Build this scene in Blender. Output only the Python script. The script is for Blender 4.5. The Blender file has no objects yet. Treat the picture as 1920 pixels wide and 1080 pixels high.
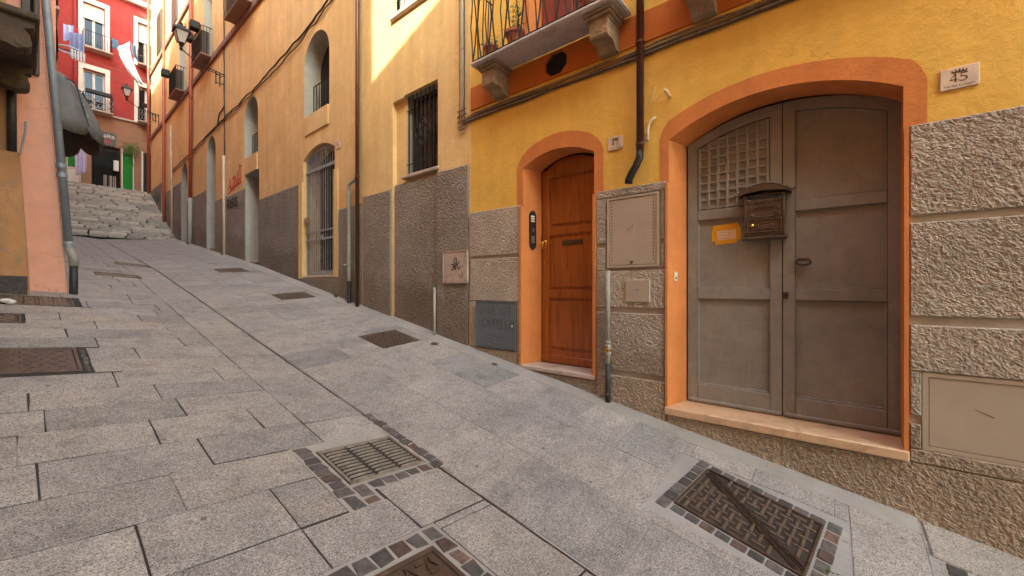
import bpy, bmesh, math, random
import numpy as np
from mathutils import Vector, Matrix, noise
from mathutils.geometry import tessellate_polygon
R = math.radians
random.seed(7)
scene = bpy.context.scene
col = scene.collection

# ------------------------------------------------------------------ camera, sky, sun, exposure
EYE = 1.55
cam_d = bpy.data.cameras.new('camera'); cam = bpy.data.objects.new('camera', cam_d); col.objects.link(cam)
cam.location = (0, 0, EYE); cam.rotation_euler = (R(90), 0, R(-51))
cam_d.sensor_width = 36; cam_d.lens = 14.0; cam_d.clip_start = 0.05; cam_d.clip_end = 600
scene.camera = cam
SUN_AZ, SUN_EL = 50.0, 38.0          # light travels towards +Y turned SUN_AZ towards +X, falling at SUN_EL
world = bpy.data.worlds.new('World'); scene.world = world; world.use_nodes = True
wn = world.node_tree.nodes; bg = wn['Background']
sky = wn.new('ShaderNodeTexSky'); sky.sky_type = 'NISHITA'; sky.sun_disc = False
sky.dust_density = 3.0; sky.ozone_density = .6; sky.sun_elevation = R(SUN_EL); sky.sun_rotation = R(180 + SUN_AZ)
world.node_tree.links.new(sky.outputs[0], bg.inputs[0]); bg.inputs[1].default_value = 0.15
sd = bpy.data.lights.new('sun', 'SUN'); sun = bpy.data.objects.new('sun', sd); col.objects.link(sun)
sd.energy = 2.0; sd.angle = R(0.8); sd.color = (1.0, 0.93, 0.82)
tv = Vector((math.sin(R(SUN_AZ)) * math.cos(R(SUN_EL)), math.cos(R(SUN_AZ)) * math.cos(R(SUN_EL)), -math.sin(R(SUN_EL))))
sun.rotation_euler = tv.to_track_quat('-Z', 'Y').to_euler(); sun.location = (-20, -20, 40)
scene.view_settings.view_transform = 'Standard'; scene.view_settings.look = 'None'
scene.view_settings.gamma = 1.0; scene.view_settings.use_curve_mapping = False
scene.view_settings.exposure = 3.2
scene.view_settings.use_white_balance = True; scene.view_settings.white_balance_temperature = 6900; scene.view_settings.white_balance_tint = -6
scene.render.engine = 'CYCLES'
scene.cycles.max_bounces = 10; scene.cycles.diffuse_bounces = 6

# ------------------------------------------------------------------ materials
def new_mat(name):
    m = bpy.data.materials.new(name); m.use_nodes = True
    n = m.node_tree.nodes; b = n['Principled BSDF']
    return m, n, m.node_tree.links, b
def nz(n, l, coord, scale, detail=4, rough=.55, dist=0.0, vec_scale=None):
    t = n.new('ShaderNodeTexNoise'); t.inputs['Scale'].default_value = scale; t.inputs['Detail'].default_value = detail
    t.inputs['Roughness'].default_value = rough; t.inputs['Distortion'].default_value = dist
    if vec_scale:
        mp = n.new('ShaderNodeMapping'); mp.inputs['Scale'].default_value = vec_scale
        l.new(coord, mp.inputs[0]); l.new(mp.outputs[0], t.inputs['Vector'])
    else: l.new(coord, t.inputs['Vector'])
    return t
def ramp(n, l, fac, stops):
    r = n.new('ShaderNodeValToRGB'); e = r.color_ramp.elements
    e[0].position, e[0].color = stops[0][0], (*stops[0][1], 1); e[1].position, e[1].color = stops[-1][0], (*stops[-1][1], 1)
    for p, c in stops[1:-1]:
        k = e.new(p); k.color = (*c, 1)
    l.new(fac, r.inputs[0]); return r
def mixc(n, l, fac, a, b, mode='MIX'):
    m = n.new('ShaderNodeMix'); m.data_type = 'RGBA'; m.blend_type = mode
    for sock, v in ((m.inputs[0], fac), (m.inputs[6], a), (m.inputs[7], b)):
        if hasattr(v, 'links') or hasattr(v, 'is_linked'): l.new(v, sock)
        elif isinstance(v, (int, float)): sock.default_value = v
        else: sock.default_value = (*v, 1)
    return m.outputs[2]
def bump(n, l, b, h, strength, dist, prev=None):
    k = n.new('ShaderNodeBump'); k.inputs['Strength'].default_value = strength; k.inputs['Distance'].default_value = dist
    l.new(h, k.inputs['Height'])
    if prev: l.new(prev, k.inputs['Normal'])
    l.new(k.outputs[0], b.inputs['Normal']); return k.outputs[0]
def pos(n): return n.new('ShaderNodeNewGeometry').outputs['Position']
def sc(c, f): return tuple(min(1, x * f) for x in c)
G = (1, 1, 1)
def plaster(name, c, grain=1.0, blot=.16, streak=.12, stain=None, rough=.9):
    m, n, l, b = new_mat(name); p = pos(n)
    a = nz(n, l, p, 1.1, 6, .62); f = nz(n, l, p, 7, 5, .6)
    s = nz(n, l, p, 3.0, 5, .6, .3, (1, 1.6, .12))
    c1 = ramp(n, l, a.outputs[0], [(.25, sc(c, 1 - blot)), (.5, c), (.75, sc(c, 1 + blot))]).outputs[0]
    c2 = mixc(n, l, streak, c1, ramp(n, l, s.outputs[0], [(.3, (.45, .42, .4)), (.7, (1.25, 1.2, 1.15))]).outputs[0], 'MULTIPLY')
    c3 = mixc(n, l, .16, c2, ramp(n, l, f.outputs[0], [(.3, (.5, .48, .45)), (.7, (1.2, 1.2, 1.2))]).outputs[0], 'MULTIPLY')
    pt = nz(n, l, p, .55, 3, .5, .8); c3 = mixc(n, l, ramp(n, l, pt.outputs[0], [(.48, (0, 0, 0)), (.53, (.55, .55, .55))]).outputs[0], c3, mixc(n, l, 1.0, c3, (1.06, 1.09, 1.18), 'MULTIPLY'))
    wob = nz(n, l, p, 3.5, 3, .6); vadd = n.new('ShaderNodeVectorMath'); vadd.operation = 'ADD'; l.new(p, vadd.inputs[0])
    vs_ = n.new('ShaderNodeVectorMath'); vs_.operation = 'SCALE'; vs_.inputs['Scale'].default_value = .5; l.new(wob.outputs['Color'], vs_.inputs[0]); l.new(vs_.outputs[0], vadd.inputs[1])
    vo = n.new('ShaderNodeTexVoronoi'); vo.feature = 'DISTANCE_TO_EDGE'; vo.inputs['Scale'].default_value = .9; l.new(vadd.outputs[0], vo.inputs['Vector'])
    ck = ramp(n, l, vo.outputs['Distance'], [(.0, (.55, .5, .45)), (.006, (1, 1, 1))]).outputs[0]; gate_ = ramp(n, l, a.outputs[0], [(.5, (0, 0, 0)), (.6, (.7, .7, .7))]).outputs[0]
    c3 = mixc(n, l, gate_, c3, mixc(n, l, 1.0, c3, ck, 'MULTIPLY')); b.inputs['Specular IOR Level'].default_value = .2
    if stain:
        w = nz(n, l, p, 5.5, 8, .7, .6); k = ramp(n, l, w.outputs[0], [(.52, (0, 0, 0)), (.66, (1, 1, 1))])
        c3 = mixc(n, l, k.outputs[0], c3, stain)
    l.new(c3, b.inputs['Base Color']); b.inputs['Roughness'].default_value = rough
    g = nz(n, l, p, 120, 3, .6); g2 = nz(n, l, p, 14, 4, .6)
    k = bump(n, l, b, g2.outputs[0], .25 * grain, .02); bump(n, l, b, g.outputs[0], .35 * grain, .004, k)
    return m
def roughcast(name, c, bstr=.8, scale=38):
    m, n, l, b = new_mat(name); p = pos(n)
    a = nz(n, l, p, 1.6, 6, .65); f = nz(n, l, p, scale * 1.2, 4, .65); v = nz(n, l, p, scale * 4, 3, .6)
    c1 = ramp(n, l, a.outputs[0], [(.28, sc(c, .8)), (.5, c), (.72, sc(c, 1.2))]).outputs[0]
    c2 = mixc(n, l, .55, c1, ramp(n, l, f.outputs[0], [(.3, (.5, .48, .46)), (.68, (1.3, 1.28, 1.25))]).outputs[0], 'MULTIPLY')
    c3 = mixc(n, l, .4, c2, ramp(n, l, v.outputs[0], [(.35, (.55, .54, .53)), (.66, (1.35, 1.33, 1.3))]).outputs[0], 'MULTIPLY')
    oi = n.new('ShaderNodeObjectInfo').outputs['Random']; c3 = mixc(n, l, 1.0, c3, ramp(n, l, oi, [(0, (.9, .89, .9)), (.5, (1, 1, 1)), (1, (1.1, 1.09, 1.05))]).outputs[0], 'MULTIPLY')
    sx = n.new('ShaderNodeSeparateXYZ'); l.new(p, sx.inputs[0]); m1 = n.new('ShaderNodeMath'); m1.operation = 'MULTIPLY_ADD'; l.new(sx.outputs[1], m1.inputs[0]); m1.inputs[1].default_value = -.172; l.new(sx.outputs[2], m1.inputs[2])
    sn = nz(n, l, p, 3.0, 6, .7, .4); m2 = n.new('ShaderNodeMath'); m2.operation = 'MULTIPLY_ADD'; l.new(sn.outputs[0], m2.inputs[0]); m2.inputs[1].default_value = -1.1; l.new(m1.outputs[0], m2.inputs[2])
    c3 = mixc(n, l, ramp(n, l, m2.outputs[0], [(.0, (.55, .55, .55)), (.22, (0, 0, 0))]).outputs[0], c3, mixc(n, l, 1.0, c3, (.62, .53, .44), 'MULTIPLY'))
    dt = nz(n, l, p, 4.5, 6, .7, .5); c3 = mixc(n, l, ramp(n, l, dt.outputs[0], [(.54, (0, 0, 0)), (.72, (.5, .5, .5))]).outputs[0], c3, sc(c, .55)); b.inputs['Specular IOR Level'].default_value = .15
    l.new(c3, b.inputs['Base Color']); b.inputs['Roughness'].default_value = .95
    k = bump(n, l, b, f.outputs[0], bstr, .02); bump(n, l, b, v.outputs[0], .6, .006, k)
    return m
def granite(name, c, jit=.10):
    m, n, l, b = new_mat(name); p = pos(n)
    oi = n.new('ShaderNodeObjectInfo').outputs['Random']
    tint = ramp(n, l, oi, [(0, sc((c[0] * .99, c[1], c[2] * 1.02), 1 - jit)), (.3, c), (.6, sc((c[0] * 1.02, c[1], c[2] * .98), 1)), (.85, sc(c, 1 + jit)), (1, (c[0] * 1.05, c[1] * .995, c[2] * .95))]).outputs[0]
    a = nz(n, l, p, 2.2, 6, .62); f = nz(n, l, p, 150, 2, .5); f2 = nz(n, l, p, 55, 3, .6)
    c1 = mixc(n, l, .5, tint, ramp(n, l, a.outputs[0], [(.3, (.66, .65, .65)), (.5, (1, 1, 1)), (.72, (1.26, 1.22, 1.16))]).outputs[0], 'MULTIPLY')
    c2 = mixc(n, l, .85, c1, ramp(n, l, f.outputs[0], [(.30, (.18, .18, .18)), (.46, (.95, .95, .95)), (.68, (1.65, 1.62, 1.58))]).outputs[0], 'MULTIPLY')
    c2 = mixc(n, l, .6, c2, ramp(n, l, f2.outputs[0], [(.3, (.62, .6, .6)), (.68, (1.3, 1.27, 1.25))]).outputs[0], 'MULTIPLY')
    # dark chewing-gum and oil spots
    vo = n.new('ShaderNodeTexVoronoi'); vo.inputs['Scale'].default_value = 3.2; l.new(p, vo.inputs['Vector'])
    sp = ramp(n, l, vo.outputs['Distance'], [(.035, (.3, .29, .28)), (.06, (1, 1, 1))]).outputs[0]
    c3 = mixc(n, l, .75, c2, sp, 'MULTIPLY')
    # rusty / ochre patches
    o = nz(n, l, p, 1.3, 5, .6, .4); ok = ramp(n, l, o.outputs[0], [(.6, (0, 0, 0)), (.74, (.4, .4, .4))]).outputs[0]
    c4 = mixc(n, l, ok, c3, mixc(n, l, 1.0, c3, (1.15, .92, .7), 'MULTIPLY'))
    sm = nz(n, l, p, 6.5, 7, .72, .5); c4 = mixc(n, l, .8, c4, ramp(n, l, sm.outputs[0], [(.3, (.66, .65, .64)), (.5, (1, 1, 1)), (.75, (1.22, 1.2, 1.18))]).outputs[0], 'MULTIPLY')
    l.new(c4, b.inputs['Base Color']); rg = ramp(n, l, a.outputs[0], [(.3, (.68, .68, .68)), (.7, (.92, .92, .92))]); l.new(rg.outputs[0], b.inputs['Roughness'])
    b.inputs['Specular IOR Level'].default_value = .12
    k = bump(n, l, b, f2.outputs[0], .35, .006); bump(n, l, b, f.outputs[0], .3, .003, k)
    return m
def simple(name, c, rough=.6, metal=0, var=.2, scale=6, bmp=.2, bd=.004, wear=None, wscale=5, wthr=.62, spec=.5, stretch=None, rand=0):
    m, n, l, b = new_mat(name); tc = n.new('ShaderNodeTexCoord').outputs['Object']
    a = nz(n, l, tc, scale, 6, .62, .2, stretch)
    c1 = ramp(n, l, a.outputs[0], [(.28, sc(c, 1 - var)), (.5, c), (.72, sc(c, 1 + var))]).outputs[0]
    if rand:
        oi = n.new('ShaderNodeObjectInfo').outputs['Random']
        c1 = mixc(n, l, 1.0, c1, ramp(n, l, oi, [(0, sc(G, 1 - rand)), (1, (1 + rand,) * 3)]).outputs[0], 'MULTIPLY')
    if wear:
        w = nz(n, l, tc, wscale, 8, .7, .4); k = ramp(n, l, w.outputs[0], [(wthr, (0, 0, 0)), (wthr + .06, (1, 1, 1))]).outputs[0]
        c1 = mixc(n, l, k, c1, wear)
    l.new(c1, b.inputs['Base Color']); b.inputs['Roughness'].default_value = rough; b.inputs['Metallic'].default_value = metal
    b.inputs['Specular IOR Level'].default_value = spec
    f = nz(n, l, tc, scale * 9, 4, .6, 0, stretch); bump(n, l, b, f.outputs[0], bmp, bd)
    return m
def wood(name, c, gr=(22, 22, 1.6), var=.4, rough=.45, bmp=.25):
    m, n, l, b = new_mat(name); p = pos(n)
    a = nz(n, l, p, 1.6, 7, .65, .6, gr); d = nz(n, l, p, 1.2, 4, .6)
    c1 = ramp(n, l, a.outputs[0], [(.3, sc(c, 1 - var)), (.5, c), (.7, sc(c, 1 + var * .6))]).outputs[0]
    c2 = mixc(n, l, .5, c1, ramp(n, l, d.outputs[0], [(.3, (.65, .62, .6)), (.7, (1.15, 1.15, 1.15))]).outputs[0], 'MULTIPLY')
    l.new(c2, b.inputs['Base Color']); b.inputs['Roughness'].default_value = rough
    bump(n, l, b, a.outputs[0], bmp, .003); return m
def painted_wood(name, c, bare):
    m, n, l, b = new_mat(name); p = pos(n)
    a = nz(n, l, p, 1.5, 6, .65); g = nz(n, l, p, 2.0, 6, .6, .5, (24, 24, 1.2)); f = nz(n, l, p, 60, 3, .6)
    c1 = ramp(n, l, a.outputs[0], [(.28, sc(c, .8)), (.5, c), (.72, sc(c, 1.18))]).outputs[0]
    c2 = mixc(n, l, .15, c1, ramp(n, l, g.outputs[0], [(.3, (.6, .58, .56)), (.7, (1.2, 1.2, 1.2))]).outputs[0], 'MULTIPLY')
    w = nz(n, l, p, 3.2, 9, .75, .3, (3, 3, 1)); sx = n.new('ShaderNodeSeparateXYZ'); l.new(p, sx.inputs[0]); mr = n.new('ShaderNodeMapRange'); l.new(sx.outputs[2], mr.inputs[0])
    mr.inputs[1].default_value = .4; mr.inputs[2].default_value = 1.1; mr.inputs[3].default_value = .10; mr.inputs[4].default_value = 0; ad = n.new('ShaderNodeMath'); l.new(w.outputs[0], ad.inputs[0]); l.new(mr.outputs[0], ad.inputs[1])
    k = ramp(n, l, ad.outputs[0], [(.685, (0, 0, 0)), (.71, (1, 1, 1))]).outputs[0]
    c3 = mixc(n, l, k, c2, bare); sf = nz(n, l, p, 5, 8, .75, 1.0); c3 = mixc(n, l, .45, c3, ramp(n, l, sf.outputs[0], [(.3, (.6, .58, .56)), (.5, (1, 1, 1)), (.72, (1.3, 1.3, 1.3))]).outputs[0], 'MULTIPLY')
    l.new(c3, b.inputs['Base Color']); b.inputs['Roughness'].default_value = .55
    kk = bump(n, l, b, g.outputs[0], .25, .003); bump(n, l, b, f.outputs[0], .12, .002, kk); return m
def marble(name, c):
    m, n, l, b = new_mat(name); p = pos(n)
    a = nz(n, l, p, 4, 8, .7, 1.2); k = ramp(n, l, a.outputs[0], [(.3, sc(c, .62)), (.5, c), (.7, sc(c, 1.15))]).outputs[0]
    l.new(k, b.inputs['Base Color']); b.inputs['Roughness'].default_value = .5
    f = nz(n, l, p, 60, 3, .6); bump(n, l, b, f.outputs[0], .15, .003); return m
def brickwork(name):
    m, n, l, b = new_mat(name); tc = pos(n)
    sx = n.new('ShaderNodeSeparateXYZ'); l.new(tc, sx.inputs[0]); cx = n.new('ShaderNodeCombineXYZ')
    l.new(sx.outputs[0], cx.inputs[0]); l.new(sx.outputs[2], cx.inputs[1])
    t = n.new('ShaderNodeTexBrick'); l.new(cx.outputs[0], t.inputs['Vector'])
    t.inputs['Scale'].default_value = 4.0; t.inputs['Color1'].default_value = (.36, .15, .07, 1); t.inputs['Color2'].default_value = (.26, .11, .06, 1)
    t.inputs['Mortar'].default_value = (.4, .3, .22, 1); t.inputs['Mortar Size'].default_value = .02
    l.new(t.outputs[0], b.inputs['Base Color']); b.inputs['Roughness'].default_value = .9; return m
def glass(name, c=(.015, .017, .02)):
    m, n, l, b = new_mat(name); b.inputs['Base Color'].default_value = (*c, 1); b.inputs['Roughness'].default_value = .08
    b.inputs['Specular IOR Level'].default_value = .6; return m

MT = {}
MT['yellow'] = plaster('ochre_yellow_plaster', (.74, .45, .105), 1.3, .1, .12)
MT['orange'] = plaster('orange_paint_plaster', (.60, .215, .07), 1.2, .14, .2)
MT['band'] = plaster('terracotta_band', (.50, .15, .035), .8, .1, .1)
MT['mid'] = plaster('amber_plaster', (.68, .475, .225), 1.0, .14, .22)
MT['far'] = plaster('faded_orange_plaster', (.66, .455, .225), .9, .15, .22)
MT['rough'] = roughcast('beige_roughcast', (.42, .36, .305))
MT['rough_mid'] = roughcast('brown_roughcast', (.285, .245, .212))
MT['rough_far'] = roughcast('grey_roughcast', (.25, .23, .21), 1.2, 30)
MT['groove'] = plaster('smooth_beige_render', (.40, .335, .275), .6, .12, .12)
MT['sill'] = marble('worn_marble', (.46, .36, .30)); MT['sill_pink'] = marble('pink_stone_threshold', (.56, .36, .22))
MT['balcony'] = marble('grey_marble_slab', (.46, .42, .41))
MT['corbel'] = simple('weathered_corbel_stone', (.27, .19, .12), .9, 0, .35, 9, .7, .012, (.12, .08, .05), 4, .58)
MT['door45'] = painted_wood('grey_brown_door_paint', (.222, .205, .186), (.285, .245, .212))
MT['door47'] = wood('varnished_mahogany', (.32, .092, .018), (16, 16, 1.2), .45, .3, .15)
MT['metalbox'] = simple('beige_painted_steel', (.38, .305, .235), .5, 0, .08, 3, .1, .002)
MT['bluebox'] = simple('slate_blue_painted_steel', (.115, .135, .155), .5, 0, .15, 4, .12, .002)
MT['corbel_shaded'] = simple('shade_darkened_carved_stone', (.075, .055, .04), .9, 0, .4, 6, .8, .015, (.16, .12, .09), 5, .62)  # stone colour darkened to stand in for shade under the left balcony
MT['cream_pipe'] = simple('cream_painted_pipe', (.50, .40, .31), .6, 0, .15, 4, .15)
MT['iron'] = simple('black_wrought_iron', (.018, .016, .015), .5, .4, .3, 20, .3, .003)
MT['iron_grey'] = simple('weathered_grey_iron', (.27, .285, .305), .5, .2, .35, 9, .3, .003, (.11, .06, .035), 6, .6)
MT['bronze'] = simple('dark_bronze_casting', (.10, .064, .045), .4, .4, .45, 14, .45, .004, (.24, .17, .12), 16, .62)
MT['castiron'] = simple('rusty_cast_iron', (.085, .05, .032), .5, .35, .4, 9, .5, .005, (.17, .09, .05), 8, .6)
MT['castiron_worn'] = simple('foot_polished_cast_iron', (.18, .125, .09), .4, .5, .4, 22, .4, .003)
MT['castiron_dark'] = simple('dirty_cast_iron_ground', (.045, .03, .022), .7, .2, .4, 9, .5, .005)
MT['grate'] = simple('dusty_cast_iron', (.215, .175, .135), .65, .25, .3, 14, .5, .005, (.11, .075, .05), 10, .58)
MT['copper_pipe'] = simple('brown_lacquered_downpipe', (.085, .028, .02), .35, .3, .3, 4, .12, .003)
MT['redpipe'] = simple('brick_red_downpipe', (.30, .055, .03), .45, 0, .2, 3, .1, .003, (.2, .16, .13), 4, .68)
MT['greypipe'] = simple('painted_grey_pipe', (.30, .285, .25), .6, 0, .15, 6, .2, .004, (.1, .09, .08), 6, .62)
MT['bluepipe'] = simple('blue_grey_zinc_pipe', (.20, .235, .27), .5, .2, .25, 5, .15, .004, (.4, .4, .4), 7, .66)
MT['blackpipe'] = simple('tarred_pipe_base', (.02, .022, .026), .55, 0, .4, 12, .4, .005, (.25, .24, .22), 16, .64)
MT['cream'] = simple('cream_plastic', (.62, .5, .36), .5, 0, .1, 6, .1)
MT['plaque'] = marble('pale_stone_plaque', (.62, .48, .38)); MT['ink'] = simple('dark_ink', (.05, .02, .018), .6, 0, .1)
MT['cable'] = simple('dusty_grey_cable', (.20, .145, .10), .8, 0, .4, 18, .3)
MT['darkcable'] = simple('dark_cable', (.05, .035, .028), .8, 0, .4, 18, .3)
MT['brass'] = simple('polished_brass', (.75, .42, .12), .22, 1.0, .1, 10, .05)
MT['paper'] = simple('paper_note', (.72, .52, .36), .8, 0, .06); MT['tape'] = simple('ochre_tape', (.68, .34, .02), .45, 0, .12)
MT['white'] = simple('white_paint', (.72, .68, .62), .6, 0, .08, 4, .15)
MT['dark'] = simple('dark_interior', (.012, .01, .009), .9, 0, .2); MT['glass'] = glass('window_glass')
MT['darkwood'] = wood('dark_stained_wood', (.045, .025, .016), (20, 20, 1.5), .4, .5)
MT['reveal'] = plaster('pale_grey_reveal', (.40, .39, .34), .5, .08, .12)
MT['course'] = plaster('mauve_stone_course', (.25, .15, .12), .8, .15, .15)
MT['redwall'] = plaster('crimson_plaster', (.36, .055, .05), .6, .1, .12)
MT['brick'] = brickwork('old_brick')
MT['pink'] = plaster('salmon_pink_plaster', (.66, .33, .22), .6, .07, .07)
MT['oldorange'] = plaster('flaking_orange_plaster', (.44, .235, .11), 1.4, .25, .35, (.33, .21, .13))
MT['stonestep'] = simple('weathered_limestone', (.54, .485, .41), .9, 0, .35, 2.6, 1.0, .04, (.2, .16, .125), 2.2, .6, rand=.3)
MT['granite'] = granite('granite_paving', (.275, .253, .234)); MT['granite_dark'] = granite('blue_grey_granite', (.228, .214, .20), .06)
MT['sett'] = simple('porphyry_sett', (.088, .072, .064), .8, 0, .45, 26, .7, .010, rand=.4)
MT['sett_red'] = simple('rust_red_sett', (.125, .074, .056), .8, 0, .45, 26, .7, .010, rand=.35)
MT['joint'] = plaster('dark_joint_dirt', (.045, .038, .033), 1.5, .3, .1, None, 1.0)
MT['mortar'] = plaster('pale_mortar', (.30, .27, .24), 1.6, .22, .06)
MT['leaf'] = simple('green_leaf', (.10, .19, .03), .55, 0, .4, 30, .1, rand=.2); MT['terracotta'] = simple('glazed_terracotta', (.27, .065, .03), .35, 0, .2, 8)
MT['canvas'] = simple('stained_grey_canvas', (.115, .115, .112), .85, 0, .25, 3, .3, .004, (.38, .34, .29), 6.5, .60)
MT['brown_canvas'] = simple('brown_canvas', (.085, .055, .042), .85, 0, .2, 3, .3)
MT['turf'] = simple('artificial_turf', (.02, .20, .02), .9, 0, .4, 40, .8, .02)
MT['graffiti_black'] = simple('black_spray_paint', (.02, .018, .018), .6); MT['graffiti_red'] = simple('red_spray_paint', (.50, .035, .03), .6)
MT['scratch'] = simple('dark_scratch_paint', (.05, .05, .055), .6)
MT['sheet_blue'] = simple('pale_blue_cotton', (.52, .63, .72), .9, 0, .08); MT['sheet_lilac'] = simple('lilac_cotton', (.50, .43, .58), .9, 0, .1, 9)
MT['denim'] = simple('speckled_blue_cotton', (.16, .21, .38), .9, 0, .4, 30); MT['shirt_blue'] = simple('light_blue_shirt', (.36, .44, .68), .9, 0, .15, 8)
MT['red_cloth'] = simple('red_cloth', (.42, .03, .04), .9); MT['navy'] = simple('navy_cloth', (.03, .05, .10), .9); MT['teal'] = simple('teal_blue_cloth', (.06, .15, .26), .9)
MT['lampglass'] = simple('frosted_lamp_glass', (.45, .42, .37), .25, 0, .1); MT['signgrey'] = simple('grey_signboard', (.10, .10, .10), .6)

# ------------------------------------------------------------------ mesh helpers
class MB:
    def __init__(s): s.v = []; s.f = []
    def add(s, vs, fs):
        o = len(s.v); s.v += [tuple(p) for p in vs]; s.f += [tuple(o + i for i in f) for f in fs]; return s
    def hexa(s, p):   # 8 points: bottom ring 0-3, top ring 4-7
        return s.add(p, [(0, 3, 2, 1), (4, 5, 6, 7), (0, 1, 5, 4), (1, 2, 6, 5), (2, 3, 7, 6), (3, 0, 4, 7)])
    def box(s, x0, x1, y0, y1, z0, z1, M=None):
        p = [(x0, y0, z0), (x1, y0, z0), (x1, y1, z0), (x0, y1, z0), (x0, y0, z1), (x1, y0, z1), (x1, y1, z1), (x0, y1, z1)]
        return s.hexa([M(*q) for q in p] if M else p)
    def cbox(s, x0, x1, y0, y1, z0, z1, b=.006, M=None):   # box with chamfered edges
        X, Y, Z = (x0, x1), (y0, y1), (z0, z1); b = min(b, abs(x1 - x0) * .45, abs(y1 - y0) * .45, abs(z1 - z0) * .45)
        vs = []; idx = {}
        for i in (0, 1):
            for j in (0, 1):
                for k in (0, 1):
                    dx, dy, dz = b * (1 - 2 * i), b * (1 - 2 * j), b * (1 - 2 * k)
                    for a, q in enumerate(((X[i], Y[j] + dy, Z[k] + dz), (X[i] + dx, Y[j], Z[k] + dz), (X[i] + dx, Y[j] + dy, Z[k]))):
                        idx[i, j, k, a] = len(vs); vs.append(M(*q) if M else q)
        fs = []
        for e in (0, 1):
            fs.append([idx[e, 0, 0, 0], idx[e, 1, 0, 0], idx[e, 1, 1, 0], idx[e, 0, 1, 0]])
            fs.append([idx[0, e, 0, 1], idx[1, e, 0, 1], idx[1, e, 1, 1], idx[0, e, 1, 1]])
            fs.append([idx[0, 0, e, 2], idx[1, 0, e, 2], idx[1, 1, e, 2], idx[0, 1, e, 2]])
        for a in (0, 1):
            for c in (0, 1):
                fs.append([idx[a, c, 0, 0], idx[a, c, 1, 0], idx[a, c, 1, 1], idx[a, c, 0, 1]])
                fs.append([idx[a, 0, c, 0], idx[a, 1, c, 0], idx[a, 1, c, 2], idx[a, 0, c, 2]])
                fs.append([idx[0, a, c, 1], idx[1, a, c, 1], idx[1, a, c, 2], idx[0, a, c, 2]])
        for i in (0, 1):
            for j in (0, 1):
                for k in (0, 1): fs.append([idx[i, j, k, 0], idx[i, j, k, 1], idx[i, j, k, 2]])
        return s.add(vs, fs)
    def tube(s, pts, r, n=8, caps=True, M=None):
        P = [Vector(M(*q) if M else q) for q in pts]; rings = []
        rr = r if isinstance(r, (list, tuple)) else [r] * len(P); up = None
        for i, p in enumerate(P):
            t = (P[min(i + 1, len(P) - 1)] - P[max(i - 1, 0)]).normalized()
            if up is None: up = t.orthogonal().normalized()
            up = (up - t * up.dot(t)); up = up.normalized() if up.length > 1e-6 else t.orthogonal().normalized()
            w = t.cross(up)
            rings.append([p + (up * math.cos(a) + w * math.sin(a)) * rr[i] for a in [2 * math.pi * k / n for k in range(n)]])
        vs = [q for g in rings for q in g]; fs = []
        for i in range(len(P) - 1):
            for k in range(n): fs.append((i * n + k, i * n + (k + 1) % n, (i + 1) * n + (k + 1) % n, (i + 1) * n + k))
        if caps: fs += [tuple(range(n))[::-1], tuple((len(P) - 1) * n + k for k in range(n))]
        return s.add(vs, fs)
    def lathe(s, prof, c, n=16, M=None):    # prof: (r, z) list, axis vertical through c
        vs = []; fs = []
        for r, z in prof:
            for k in range(n):
                a = 2 * math.pi * k / n; vs.append((c[0] + r * math.cos(a), c[1] + r * math.sin(a), c[2] + z))
        for i in range(len(prof) - 1):
            for k in range(n): fs.append((i * n + k, i * n + (k + 1) % n, (i + 1) * n + (k + 1) % n, (i + 1) * n + k))
        fs += [tuple(range(n))[::-1], tuple((len(prof) - 1) * n + k for k in range(n))]
        return s.add([M(*q) for q in vs] if M else vs, fs)
    def prism(s, poly, d0, d1, M, holes=(), hole_sides=True):   # polygon (u,v) between depths d0 and d1 on a wall map
        loops = [list(poly)] + [list(h) for h in holes]
        tri = tessellate_polygon([[Vector((u, v, 0)) for u, v in lp] for lp in loops])
        flat = [q for lp in loops for q in lp]; n = len(flat)
        vs = [M(u, v, d0) for u, v in flat] + [M(u, v, d1) for u, v in flat]
        fs = [tuple(t) for t in tri] + [tuple(n + i for i in reversed(t)) for t in tri]; o = 0
        for li, lp in enumerate(loops):
            m = len(lp)
            if li == 0 or hole_sides:
                for i in range(m): a, b = o + i, o + (i + 1) % m; fs.append((a, b, n + b, n + a))
            o += m
        return s.add(vs, fs)
    def build(s, name, mat, parent=None, smooth=False, recalc=True):
        me = bpy.data.meshes.new(name); off = parent_origin(parent)
        me.from_pydata([(x - off[0], y - off[1], z - off[2]) for x, y, z in s.v], [], s.f); me.update()
        if recalc:
            bm = bmesh.new(); bm.from_mesh(me); bmesh.ops.recalc_face_normals(bm, faces=bm.faces); bm.to_mesh(me); bm.free()
        if smooth:
            for p in me.polygons: p.use_smooth = True
        me.materials.append(MT[mat] if isinstance(mat, str) else mat)
        o = bpy.data.objects.new(name, me); col.objects.link(o)
        if parent: o.parent = parent
        return o
def parent_origin(p):
    o = Vector((0, 0, 0))
    while p: o = o + Vector(p.location); p = p.parent
    return o
def tag(o, label, cat, group=None):
    o['label'] = label; o['category'] = cat
    if group: o['group'] = group
    return o
def thing(name, label, cat, loc, group=None):
    o = bpy.data.objects.new(name, None); o.empty_display_size = .2; col.objects.link(o); o.location = loc
    return tag(o, label, cat, group)
def structure(o): o['kind'] = 'structure'; return o
def origin_to(o, loc):     # move a single mesh's origin to its base
    d = Vector(loc) - Vector(o.location); o.data.transform(Matrix.Translation(-d)); o.location = loc; return o
def arch(u0, u1, zs, za, n=18):
    c = abs(u1 - u0) / 2; h = za - zs; Rr = (c * c + h * h) / (2 * h); um = (u0 + u1) / 2; zc = za - Rr
    a = math.asin(min(1, c / Rr)); a = math.pi - a if h > c else a; sg = 1 if u1 > u0 else -1
    return [(um + sg * Rr * math.sin(-a + 2 * a * i / n), zc + Rr * math.cos(-a + 2 * a * i / n)) for i in range(n + 1)]
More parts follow.
